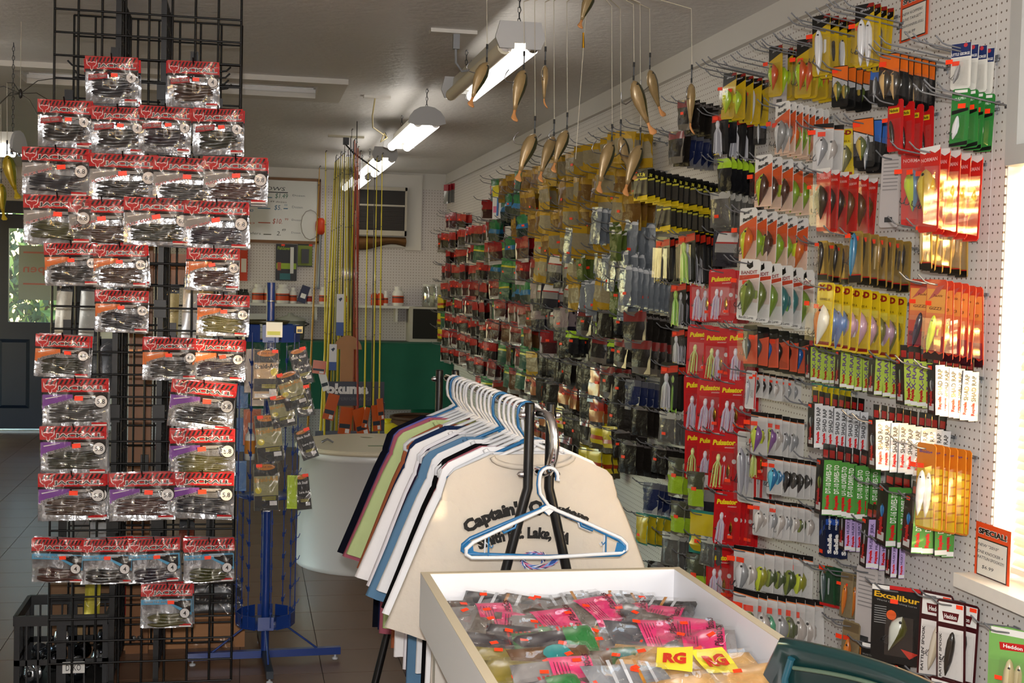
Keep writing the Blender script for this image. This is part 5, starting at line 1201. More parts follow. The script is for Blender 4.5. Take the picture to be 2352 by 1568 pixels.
pk('george', 'tailspinner_pack', 'small tailspinner on white card with navy header', .05, .10, C('d8d6cc'), [(C('1c2c5c'), q4(.02, .01, .98, .30)), (C('b8323a'), [(.72+.1*math.cos(t*.63), .06-.045*math.sin(t*.63)) for t in range(10)])], [('LITTLE GEORGE', .9, .06, .5, .24, WH_, 0, .02, 0)], Lm('spoon', '6a6a6a', 'b0b0b0'), (.45, .68, 20, .7), (.1, .33, .9, .95, .02), (.2, .42))
pk('greencard', 'green_card_lure', 'silver spoon lure on a green card with black foot', .042, .118, C('2c7a34', .35, coat=.3), [(BK_, [(0, 1), (1, .97), (1, .90), (0, .95)]), (BK_, [(.05, .45), (.95, .38), (.95, .33), (.05, .38)]), (WH_, q4(.15, .02, .85, .07))], [('CULPRIT', .7, .05, .5, .17, C('d0e0d0'), 6, .02, .2)], Lm('spoon', 'c8ccd0', 'e8e8e8'), (.45, .68, 10, .8), (.12, .45, .85, .9, .014), (.6, .30))
pk('nichols', 'red_card_spoon', 'flutter spoon on a red card with yellow name panel', .05, .125, RD_, [(C('d8b81c'), q4(.1, .16, .75, .26))], [('Nichols', .55, .06, .42, .21, BK_, 0, .03, 0)], Lm('spook', '1c1a18', '3a2a1c'), (.5, .66, -10, .6), (.12, .36, .88, .94, .016), (.15, .40))
for k, bc, bl_, ac, cn in (('norman_g', 'a88a1c', 'd8c04a', 'f0e08a', 'gold'), ('norman_y', '4a8ab0', 'd0e81c', 'd8f01c', 'chartreuse and blue'), ('norman_d', '2a2018', '5a4a3a', None, 'dark brown'), ('norman_o', '5a3a1c', 'c8702a', 'e8a05a', 'copper')):
    pk(k, 'red_card_crankbait', '%s deep crankbait on a red and white wavy card' % cn, .058, .165, C('c8241c', .32, coat=.4), [(WH_, [(.0, .055), (.25, .085), (.5, .05), (.75, .085), (1, .05), (1, 0), (0, 0)])], [('NORMAN', .8, .045, .5, .155, C('e8b0a8'), 0, .02, 0)], Lm('crank', bc, bl_, ac), (.55, .54, 0, 1.45), (.08, .24, .95, .94, .030), (.15, .30))
pk('cardback', 'card_back_pack', 'pack turned round showing its grey printed card back', .05, .16, C('bdb6b2'), [(C('8f8a88'), q4(.12, .08+.05*i, .88, .095+.05*i)) for i in range(9)]+[(C('3a3a3a'), q4(.3, .86, .7, .93))], [], None)
BF1 = [(C('d85a2a'), [(.0, 1), (1, 1), (1, .16), (0, .34)]), (C('eccab0'), [(.0, 1), (1, 1), (1, .62), (0, .74)])]
for k, bc, bl_, ac, cn in (('bandit_c', '7a9a1c', 'c8e02a', 'e8f04a', 'chartreuse'), ('bandit_w', '8a8a88', 'e0e0e0', None, 'pearl white'), ('bandit_b', '4a2a1c', 'b8d02a', 'e07a2a', 'brown and lime'), ('bandit_o', 'c8601c', 'd8e02a', 'e87a1c', 'orange and lime')):
    pk(k, 'bandit_style_lure', '%s crankbait on a white and orange fading card' % cn, .054, .118, WH_, BF1, [('Bandit', .62, .07, .5, .20, BK_, 14, .05, .2), ('BANDIT', .5, .04, .5, .08, BK_, 14, .06, 0)], Lm('crank', bc, bl_, ac), (.58, .68, 10, 1.2), (.10, .36, .96, .97, .026), (.2, .43))
for k, bc, bl_, ac, cn in (('banditw_g', '5a6a1c', '8aa03a', 'e07a3a', 'olive and orange'), ('banditw_y', '6a8a1c', 'd8f02a', 'e89a2a', 'lime and orange'), ('banditw_t', '1c6a6a', '8ad02a', 'c8e83a', 'teal and lime')):
    pk(k, 'raccoon_card_lure', '%s crankbait on a white card with a masked face mark' % cn, .066, .145, WH_, [(C('c8442a'), [(.02, .36), (.98, .29), (.98, .235), (.02, .275)]), (C('dcc8bc'), [(.02, .7), (.98, .7), (.98, .30), (.02, .37)]), (BK_, [(.38, .02), (.45, .06), (.55, .06), (.62, .02), (.66, .12), (.5, .16), (.34, .12)])], [('BANDIT', .78, .058, .5, .215, C('8c1a14'), 5, .02, 0), ('Bandit Lures', .7, .045, .5, .95, BK_, 0, .01, 0)], Lm('crank', bc, bl_, ac), (.56, .63, 8, 1.4), (.08, .32, .95, .92, .032), (.22, .36))
for k, bc, bl_, cn in (('lucky_d', '14120f', '4a4030', 'black'), ('lucky_g', '8a6a2a', 'd8c08a', 'gold'), ('lucky_b', '1c6a90', '3a9ac0', 'blue')):
    pk(k, 'gold_box_lure', '%s minnow in a gold pack with black foot and red line' % cn, .040, .115, GD_, [(BK_, q4(0, .86, 1, 1)), (RD_, q4(0, .84, 1, .86)), (BK_, [(.0, .12), (.5, .04), (.0, .0)])], [], Lm('minnow', bc, bl_), (.56, .46, 6, 1.1), (.06, .05, .94, .84, .022), (.5, .10), thick=.004)
for k, bc, bl_, ac, cn in (('xd_o', 'd8d8c8', 'd8742a', 'e8741c', 'white and orange'), ('xd_b', '4a6a9a', 'b8c8dc', None, 'blue pearl'), ('xd_w', 'a8889a', 'e4e2e4', None, 'white pearl'), ('xd_g', '6a6a3a', 'c8c08a', None, 'olive')):
    pk(k, 'yellow_card_crankbait', '%s crankbait on a bright yellow card with red letters' % cn, .060, .140, C('d9bc1a', .35, coat=.3), [(C('e8d84a'), q4(.1, .30, .9, .42)), (C('8c1a14'), q4(.06, .92, .9, .97))], [('X-D', .8, .10, .5, .08, C('8c1a14'), 0, .06, 0), ('SERIES 6', .6, .035, .5, .26, C('6a4a10'), 0, .02, 0)], Lm('crank', bc, bl_, ac), (.54, .66, 10, 1.45), (.06, .30, .95, .94, .032), (.15, .34))
for k, bc, bl_, cn in (('gizz_d', '2a2030', '4a3a50', 'dark purple'), ('gizz_y', 'a8b82a', 'd8e85a', 'lime')):
    pk(k, 'sunset_card_lure', '%s glide bait on a tall red and orange sunset card' % cn, .062, .175, C('c8442a', .35, coat=.3), [(C('e09a4a'), q4(.04, .12, .96, .42)), (C('d87a4a'), q4(.04, .42, .96, .55)), (C('8c2a38'), q4(.04, .70, .96, .90)), (C('2a1018'), [(0, 1), (1, 1), (1, .90), (.8, .93), (.6, .89), (.4, .93), (.2, .9), (0, .94)]), (C('b85a50'), [(.12, .26), (.5, .10), (.9, .06), (.6, .18)])], [('GIZZ3', .6, .035, .5, .36, C('5a2a2a'), 0, .01, .1), ('Tackle', .45, .03, .6, .20, C('6a2a2a'), 0, .01, .3)], Lm('spook', bc, bl_), (.5, .68, 12, .8), (.12, .46, .88, .90, .018), (.15, .30))
for k, bc, bl_, cn in (('puls_w', 'd8c8e0', 'f0e8f0', 'pearl white'), ('puls_c', 'c8d86a', 'e8f0a0', 'chartreuse')):
    pk(k, 'red_card_spinnerbait', '%s skirted spinnerbait on a bright red card with yellow lettering' % cn, .092, .172, C('c8141a', .35, coat=.4), [(C('e8e4e0'), [(.84+.075*math.cos(t*.524), .50+.042*math.sin(-t*.524)) for t in range(12)]), (C('e8d8d4'), q4(.08, .04, .3, .055)), (C('d8c8c4'), [(.62+.07*math.cos(t*.524), .82+.04*math.sin(-t*.524)) for t in range(12)]), (C('a80f14'), q4(.06, .30, .94, .305))], [('Pulsator', .78, .095, .48, .19, C('f0d81c'), 4, .05, .2), ('SPINNERBAIT', .34, .02, .68, .27, C('e8d8d0'), 4, .01, 0), ('LURE CO', .4, .015, .3, .955, C('e8b8b0'), 0, .01, 0)], Lm('skirt', bc, bl_), (.33, .60, 4, 1.1), (.10, .32, .88, .92, .016), (.72, .82), blade=(.68, .66, Lm('blade', 'c89a2a', 'c89a2a')))
for k, bc, bl_, cn in (('odiag_s', '3a4a50', 'b8c0c4', 'silver'), ('odiag_b', '1c5aa0', '4aa0d8', 'blue'), ('odiag_d', '1c1814', '8a6a4a', 'brown')):
    pk(k, 'orange_diagonal_lure', '%s lure in a clear pack with orange diagonal card' % cn, .048, .09, BK_, [(C('d85a3a'), [(0, .85), (1, .60), (1, .22), (0, .35)]), (C('d85a3a'), q4(0, .60, 1, .93))], [], Lm('crank', bc, bl_), (.5, .55, 0, .8), (.05, .1, .95, .9, .022), (.4, .25))
LIME, PUR, SIL, LIL, DGR = C('a8c04a'), C('5a3a80'), C('c4c6c8', .3), C('b8a0d0'), C('4a8a3a')
def rbox(key, name, label, w, h, t, sidec, title, tc, lm, tscale=.52, rc=C('c8141a')):
    pk(key, name, label, w, h, BK_, [(C('3a1214'), q4(.1, .45, .9, .95)), (C('c8c8c4'), q4(.2, .78, .8, .92))], [('Rapala', .34*h/w*.9, .5*w/h*.9, .5, .68, RD_, 90, .06, 0)], lm, (.5, .45, 0, .8), None, (.4, .06), thick=t, side=[(sidec, 0, 1), (C('dcdcd8'), .90, .985)], side_text=[(title, tscale, .50, .48, .34, tc, .02), ('Rapala', .26, .46, .48, .76, rc, .06)], tab=(BK_, RD_), chamfer=.02, hook=False)
rbox('shadrap', 'shad_lure_box', 'silver and black boxed shad lure with red hang tab', .040, .122, .0245, SIL, 'SHAD RAP', BK_, Lm('crank', '3a3a3a', 'a8a8a8'))
rbox('xrap', 'lime_lure_box', 'lime green boxed jerkbait with purple lettering', .044, .118, .026, LIME, 'X-RAP', PUR, Lm('minnow', '3a4a2a', 'a8b08a'), .62, C('a8141a'))
rbox('dt10', 'green_lure_box', 'green boxed diving crankbait with white lettering', .044, .128, .026, DGR, 'DT-10 DIVES-TO', WH_, Lm('crank', '3a4a1c', '8a8a3a'))
rbox('dt16', 'large_green_lure_box', 'large green boxed diving crankbait with white lettering', .056, .150, .034, DGR, 'DT-16 DIVES-TO', WH_, Lm('crank', '1c5a90', '3a8ac8'))
rbox('husky', 'lilac_lure_box', 'lilac boxed suspending lure with dark lettering', .038, .122, .022, LIL, 'HUSKY JERK', C('2a1c4a'), Lm('minnow', '6a6a6a', 'c8c8c8'))
pk('sebile', 'navy_lure_box', 'navy blue boxed lure with white lettering', .036, .125, C('101c3c'), [(C('2a4a9a'), [(.1, .6), (.9, .4), (.9, .3), (.1, .5)])], [], Lm('minnow', '1c2a3c', '5a6a7a'), (.5, .45, 0, .8), None, (.4, .9), thick=.022, side=[(C('101c3c'), 0, 1), (C('2a52a8'), .2, .32)], side_text=[('Sebile', .42, .6, .5, .72, WH_, .06), ('magnet', .34, .4, .5, .25, WH_, .02)], chamfer=.02, hook=False)
CC = [('s', '8a8c8e', 'e4e4e4', 'silver'), ('c', '8a8a1c', 'd8e82a', 'chartreuse'), ('w', 'b0a8a0', 'f0eee8', 'white'), ('k', '14120f', '3a3430', 'black'), ('b', '1c6a9a', '6ac8e0', 'blue'), ('g', '3a4a1c', '8a9a2a', 'olive green'), ('p', '7a4a8a', 'd0e04a', 'purple and lime'), ('t', '1c9a6a', 'a8c0b0', 'mint')]
for sfx, bc, bl_, cn in CC:
    pk('clear_'+sfx, 'clear_pack_lure', '%s crankbait in a clear tray on a white card with black tab' % cn, .046, .10, C('d2d0cc'), [(BK_, [(0, .07), (1, .10), (1, 0), (0, 0)]), (C('d8743a'), [(0, .085), (1, .12), (1, .10), (0, .07)])], [], Lm('crank', bc, bl_), (.46, .60, 8, 1.02), (.04, .14, .96, .98, .028), (.2, .22))
pk('smith', 'red_edge_lure', 'long clear lure pack with red edged white card', .052, .150, C('dcdad6'), [(RD_, q4(.86, .03, .98, .98)), (C('c8c4c0'), q4(.06, .02, .85, .15))], [('SMITHWICK', .62, .10, .66, .6, C('a8a8a8'), 90, .04, 0)], Lm('minnow', 'a8a8b0', 'e0e0e4', 'd84a6a'), (.35, .55, 0, 1.15), (.06, .16, .84, .97, .02), (.8, .12))
pk('stick', 'orange_card_stick', 'white and red stick lure on an orange and yellow card', .052, .178, C('c8741c', .35, coat=.3), [(C('d8b81c'), [(.04, .98), (.96, .98), (.96, .28), (.04, .28)])]+[(C('b07a1c'), [(.04, .40+.1*i), (.96, .34+.1*i), (.96, .36+.1*i), (.04, .42+.1*i)]) for i in range(6)], [('Boing', .7, .05, .5, .10, C('6a4a80'), 0, .03, .1)], Lm('spook', 'e8e4e0', 'f0ece8', 'd8301c'), (.42, .58, 6, .92), (.10, .24, .86, .97, .018), (.15, .25))
pk('excal', 'black_card_lure', 'shad lure on a large black card with gold lettering and red triangle', .115, .175, BK_, [(RD_, q4(.35, .0, 1, .05)), (WH_, q4(0, .01, .35, .075)), (C('c8301c'), [(.60, .80), (.95, .84), (.78, .92)]), (C('e05a1c'), [(.40+.1*math.cos(t*.524), .38+.065*math.sin(-t*.524)) for t in range(12)])]+[(C('8a8a88'), q4(.06, .28+.03*i, .30, .29+.03*i)) for i in range(8)], [('Excalibur', .9, .075, .5, .145, C('d8a81c'), -4, .03, 0), ('World Class Fishing Lures', .8, .03, .5, .22, C('8a8a88'), -4, .01, 0)], Lm('crank', '4a4a1c', 'c8ccc0'), (.52, .60, 20, 1.4), (.30, .34, .92, .9, .02), (.45, .20))
HF = lambda: [(WH_, [(.07, .27), (.93, .27), (.93, .03), (.07, .03)]), (C('5a1014'), [(.25, .24), (.72, .24), (.78, .14), (.2, .14)]), (C('e4e0da'), q4(.07, .33, .93, .97))]
for k, bc, bl_, cn in (('heddon_w', 'd8c8a8', 'ece0c8', 'cream'), ('heddon_k', '100e0c', '2a2418', 'black')):
    pk(k, 'maroon_card_spook', '%s cigar topwater lure on a white card with maroon border' % cn, .078, .205, C('3c0c10', .35, coat=.3), HF(), [('Heddon', .42, .055, .49, .19, WH_, 0, .03, 0), ("RATTLIN' SPOOK", 1.35, .035, .15, .66, BK_, 90, .03, 0)], Lm('spook', bc, bl_, 'e08a2a' if k == 'heddon_w' else None), (.52, .62, 10, 1.05), (.16, .36, .92, .96, .024), (.80, .06))
pk('heddon_b', 'black_card_popper', 'lime and orange lure on black card with red name badge', .085, .15, BK_, [(RD_, [(.55, .24), (.98, .24), (1, .12), (.52, .14)]), (WH_, q4(.03, .02, .4, .10))], [('Heddon', .36, .06, .76, .18, WH_, 0, .03, 0), ('World Class Lures', .5, .03, .3, .2, C('8a8a88'), 0, .01, 0)], Lm('crank', '2a5a4a', 'e0a04a', 'd8f02a'), (.5, .68, 6, 1.1), (.12, .42, .88, .95, .022), (.55, .32))
for k, bc, bl_, ac, cn in (('amber_o', 'c86a1c', 'e08a2a', 'e8741c', 'orange'), ('amber_d', '2a2a1c', '8a7a4a', None, 'dark olive')):
    pk(k, 'amber_pack_lure', '%s jointed lure in a tan tinted clear pack' % cn, .05, .14, C('8a7a5a'), [(C('6a5a40'), q4(.05, .02, .95, .16))], [], Lm('minnow', bc, bl_, ac), (.5, .6, 4, 1.1), (.08, .2, .92, .97, .02), (.2, .24))
pk('greenpk', 'dark_green_pack', 'silver lure on a dark green card with red foot', .045, .09, C('1c4a2a'), [(RD_, q4(0, .93, 1, 1))], [], Lm('minnow', '4a5a5a', 'b8c0c0'), (.45, .5, 0, .8), (.1, .1, .9, .92, .018), (.2, .05))
pk('heddon_g', 'green_card_topwater', 'pale topwater lure on a green card with red name badge', .09, .22, C('7ab05a'), [(WH_, q4(.05, .01, .95, .08)), (RD_, [(.3, .24), (.95, .22), (.98, .14), (.27, .16)])], [('Heddon', .5, .04, .63, .19, WH_, 0, .03, 0)], Lm('spook', 'b8a878', 'd8cca0'), (.55, .62, 4, 1.3), (.10, .30, .95, .97, .028), (.4, .5))
pk('atjig', 'jig_card', 'jig in a clear window on black card with yellow foot', .085, .105, BK_, [(YEL, [(.0, 1), (1, 1), (1, .84), (0, .88)]), (C('e8e050'), q4(.03, .30, .97, .36)), (C('4a4438'), q4(.06, .36, .94, .82))], [('A.T. Jig', .6, .12, .55, .20, C('e8e050'), 0, .05, .1)], Lm('skirt', '2a2018', '5a4a3a'), (.5, .55, 20, .75), (.08, .36, .92, .83, .018), (.18, .08), hook=False)
for k, bc, bl_, cn in (('spin_g', '8ac83a', 'b8e06a', 'lime green'), ('spin_w', 'b8b8c0', 'e0e0e4', 'white'), ('spin_k', '3a3430', '7a6a4a', 'brown')):
    pk(k, 'skirted_lure_pack', '%s skirted lure on black card with red header' % cn, .062, .13, BK_, [(C('c8301c'), [(.02, .26), (.98, .18), (.98, .04), (.02, .10)]), (YEL, [(.1, 1), (.6, 1), (.4, .94)])], [], Lm('skirt', bc, bl_), (.5, .52, 0, 1.15), (.12, .22, .88, .95, .02), (.25, .16), hook=False)
GLB = dict(coat=.7)
bagk('tubebag', 'silver_tube_bag', 'long silvery clear sleeve of soft lures', .062, .145, [(0, .12, C('c6c8ca', .3, spec=.3, bump=(.45, 44))), (.12, 1, C('8d949a', .2, metal=.35, bump=(.5, 32)))])
bagk('tubegreen', 'green_tube_bag', 'clear sleeve of green soft lures with white edge', .062, .125, [(0, .14, C('d0d0cc', .3, spec=.3, bump=(.45, 44))), (.14, 1, C('4a5a24', .3, spec=.3, bump=(.45, 44)))])
bagk('yelbag', 'yellow_lure_bag', 'yellow printed bag of soft lures', .10, .125, [(0, .22, C('b8901a', .3, spec=.3, bump=(.45, 44))), (.22, .72, C('8c8064', .3, spec=.3, bump=(.45, 44))), (.72, 1, C('a8841c', .3, spec=.3, bump=(.45, 44)))])
bagk('yelbag2', 'amber_lure_bag', 'amber and brown bag of soft lures', .09, .13, [(0, .3, C('a07a1c', .3, spec=.3, bump=(.45, 44))), (.3, .8, C('6a4a1c', .3, spec=.3, bump=(.45, 44))), (.8, 1, C('8a6a1c', .3, spec=.3, bump=(.45, 44)))])
bagk('redbag', 'red_black_bag', 'red topped clear bag of dark worms', .09, .13, [(0, .1, C('c4b8ac', .3, spec=.3, bump=(.45, 44))), (.1, .48, C('a02420', .3, spec=.3, bump=(.45, 44))), (.48, .9, C('1c1412', .3, spec=.3, bump=(.45, 44))), (.9, 1, C('8a8480', .3, spec=.3, bump=(.45, 44)))])
bagk('redbag2', 'crimson_bag', 'crimson worm bag with white barcode foot', .10, .12, [(0, .45, C('8c1c20', .3, spec=.3, bump=(.45, 44))), (.45, .85, C('3a1416', .3, spec=.3, bump=(.45, 44))), (.85, 1, C('b8b0ac', .3, coat=.5))])
bagk('greenbag', 'green_blue_bag', 'green topped worm bag fading to blue', .095, .12, [(0, .42, C('1c6a3a', .3, spec=.3, bump=(.45, 44))), (.42, .62, C('2a6a9a', .3, spec=.3, bump=(.45, 44))), (.62, 1, C('20302c', .3, spec=.3, bump=(.45, 44)))])
bagk('greenbag2', 'green_yellow_bag', 'green lure bag with yellow stripe', .10, .12, [(0, .3, C('2c7a3c', .3, spec=.3, bump=(.45, 44))), (.3, .38, C('c8c02a', .3)), (.38, 1, C('3a5a48', .3, spec=.3, bump=(.45, 44)))])
bagk('whitebag', 'white_header_bag', 'clear bag of dark tails under a white header with red edge', .10, .135, [(0, .04, C('a82a24')), (.04, .30, C('d8d2cc', .4)), (.30, .35, C('a82a24')), (.35, .6, C('8c8884', .3, spec=.3, bump=(.45, 44))), (.6, 1, C('2c2a30', .3, spec=.3, bump=(.45, 44)))])
bagk('pinkbag', 'pale_skirt_bag', 'clear bag of pale skirt tails with dark tips', .085, .135, [(0, .6, C('8c7c7c', .3, spec=.3, bump=(.45, 44))), (.6, 1, C('22202c', .3, spec=.3, bump=(.45, 44)))])
bagk('darkbag', 'dark_lure_bag', 'clear bag of dark soft craws', .085, .115, [(0, .14, C('6a6460', .3, spec=.3, bump=(.45, 44))), (.14, 1, C('221e1a', .3, spec=.3, bump=(.45, 44)))])
bagk('darkred', 'dark_red_header_pack', 'dark lure pack with red header strip', .08, .11, [(0, .26, C('7a2420', .3, coat=.6)), (.26, .8, C('2a2622', .3, spec=.3, bump=(.45, 44))), (.8, 1, C('6a6258', .25, coat=.6))])
bagk('brownbag', 'brown_lure_bag', 'brown worm bag with red corner and barcode', .09, .12, [(0, .25, C('8c2a1c', .3, spec=.3, bump=(.45, 44))), (.25, .85, C('5a3a20', .3, spec=.3, bump=(.45, 44))), (.85, 1, C('7a746c', .3))])
bagk('gambler', 'bright_yellow_bag', 'bright yellow worm bag with red lettering band', .105, .11, [(0, .5, C('c8b41a', .3, coat=.5)), (.5, .64, C('a83a1c', .3)), (.64, .8, C('c8b41a', .3, coat=.5)), (.8, 1, C('4a4230', .3, spec=.3, bump=(.45, 44)))])
bagk('gulp', 'red_orange_bag', 'red and orange bait bag with dark foot', .09, .13, [(0, .45, C('a02c1c', .25, coat=.6)), (.45, .8, C('9a5a2a', .25, coat=.6)), (.8, 1, C('3a3430', .25, coat=.6))])
bagk('limehead', 'lime_header_pack', 'black lure pack with lime green header', .06, .09, [(0, .3, C('a8d02a', .35)), (.3, 1, C('1c1c1e', .3, spec=.3, bump=(.45, 44)))])
bagk('silverbag', 'crinkled_silver_bag', 'crinkled clear bag of silver jigs', .08, .11, [(0, .2, C('a8a69c', .3, spec=.3, bump=(.45, 44))), (.2, 1, C('6e6c66', .2, metal=.35, bump=(.5, 32)))])
bagk('bluebag', 'blue_tube_bag', 'clear pack of blue and purple tubes', .075, .11, [(0, .2, C('5a5a60', .3, spec=.3, bump=(.45, 44))), (.2, .9, C('20284a', .3, spec=.3, bump=(.45, 44))), (.9, 1, C('7a7a80', .22))])
bagk('limebait', 'lime_frog_pack', 'clear pack holding a lime green soft frog', .06, .11, [(0, .45, C('4a4a38', .3, spec=.3, bump=(.45, 44))), (.45, .9, C('98b82a', .3, spec=.3, bump=(.45, 44))), (.9, 1, C('6a6458', .3))])
bagk('yelcard', 'yellow_teal_card', 'yellow lure card with teal edge', .08, .12, [(0, .06, C('2a7a6a')), (.06, .8, C('c8b01c', .35, coat=.4)), (.8, .94, C('b8a01c', .35)), (.94, 1, C('2a7a6a'))])

# ------------------------------------------------------------------ hooks
TILT = math.tan(R(9)); HKM = M('85878b', .42, .55)
_hk = {}
def hook_mesh(L):
    L = round(L/.02)*.02
    if L not in _hk:
        _hk[L] = MB().tube([(0, 0, -.012), (0, 0, 0), (-.012, 0, .003), (-L+.03, 0, (L-.03)*TILT), (-L+.018, 0, (L-.03)*TILT+.004), (-L, 0, (L-.03)*TILT+.020)], .0021, HKM, 6).box(-.004, .0, -.012, .012, -.004, .004, HKM).mesh('peg_hook')
    return _hk[L]
n_hook = 0; far_hooks = MB()
def put_hook(y, z, L, lab):
    global n_hook
    n_hook += 1
    if n_hook <= 290: obj('peg_hook', hook_mesh(L), None, (XR-.0035, y, z), None, None, ' '.join(('grey wire peg hook holding '+lab).split()[:16]), 'peg hook', 'wire hooks on the side pegboard')
    else:
        me = hook_mesh(L); o_ = len(far_hooks.v)
        far_hooks.v += [(v.co.x+XR-.0035, v.co.y+y, v.co.z+z) for v in me.vertices]
        for p in me.polygons: far_hooks.f.append(tuple(i+o_ for i in p.vertices)); far_hooks.m.append(far_hooks._mi(HKM)); far_hooks.s.append(True)
prs = random.Random(99)
def short(k): return k['label'].split(' on ')[0].split(' in ')[0].split(' with ')[0]
def fit(base, tail):
    w_ = base.split(); t_ = tail.split()
    if len(w_)+len(t_) > 16: w_ = short({'label': base}).split()
    return ' '.join((w_+t_)[:16]).replace(' ,', ',')
def place(kd, loc, yaw, sc, roll=0, full=True, tail=''):
    k = KD[kd]
    o = obj(k['name'], k['mesh'] if 'alt' not in k or prs.random() < .45 else k['alt'], None, loc, (R(prs.uniform(-2.5, 2.5)), roll, R(-90+yaw)), sc, fit(k['label'], tail), k['cat'], short(k)+' packs '+tail)
    if full:
        for nm, me, l, r, s in k['parts']:
            c = obj(nm, me, o, l, r, s)
            if nm == 'lure' and k['hook']: obj('treble_hook', TREB, c, (-.012, -.002, -.016), (0, .4, 0))
    return o
ANC = []
def stack(u0, u1, v0, v1, kinds, n, yaw=0, jit=3, empties=0):
    """row of packs on one peg: u0..u1 left to right, v0..v1 top and bottom of the outermost pack"""
    if isinstance(kinds, str): kinds = [kinds]
    y = 4.0; Lf = .15
    for _ in range(6):
        s = (u1-u0)/(n+.3)*y/FPX if n > 1 else .02
        Lf = min(.34, .035+(n-1)*s); s = (Lf-.035)/(n-1) if n > 1 else 0
        y = at_x(u0+14, v0, XR-Lf).y
    P = at_x(u0+14, v0, XR-Lf); k0 = KD[kinds[0]]
    dep = (P-CAM).dot(FWD); hh = (v1-v0)*dep/FPX
    sc = (1.1 if 'box' not in k0['name'] else 1.0)*max(.55, min(1.7, hh/(k0['h']+(.036 if 'box' in k0['name'] and False else 0))))
    zh = P.z-k0['top']*sc; zb = zh-Lf*TILT
    tail = ''; best = 9
    for a, b, kk in ANC:
        dd_ = math.hypot(a-(u0+u1)/2, b-v0)
        if KD[kk]['name'] != k0['name'] and dd_ < best*40:
            best = dd_/40; rel = 'beside' if abs(a-(u0+u1)/2) > abs(b-v0) else ('under' if b < v0 else 'above')
            tail = rel+' the '+KD[kk]['name'].replace('_', ' ')
    put_hook(P.y, zb-.001, Lf+.055, k0['label'].split(' on ')[0].split(' in ')[0])
    for e in range(1 if n > 1 else 0): put_hook(P.y+.055, zb+.002, Lf+.065, 'nothing beside '+short(k0))
    for i in range(n):
        off = Lf-i*s; kd = kinds[min(i, len(kinds)-1)] if len(kinds) <= n else kinds[i % len(kinds)]
        kk = KD[kd]; s2 = sc*k0['h']/kk['h'] if kk['h'] > k0['h']*1.3 else sc
        place(kd, (XR-off, P.y+prs.uniform(-.004, .004), zb+off*TILT-.0005-prs.uniform(0, .002)), yaw+prs.uniform(-jit, jit), s2, R(prs.uniform(-2.5, 2.5)), True, tail)
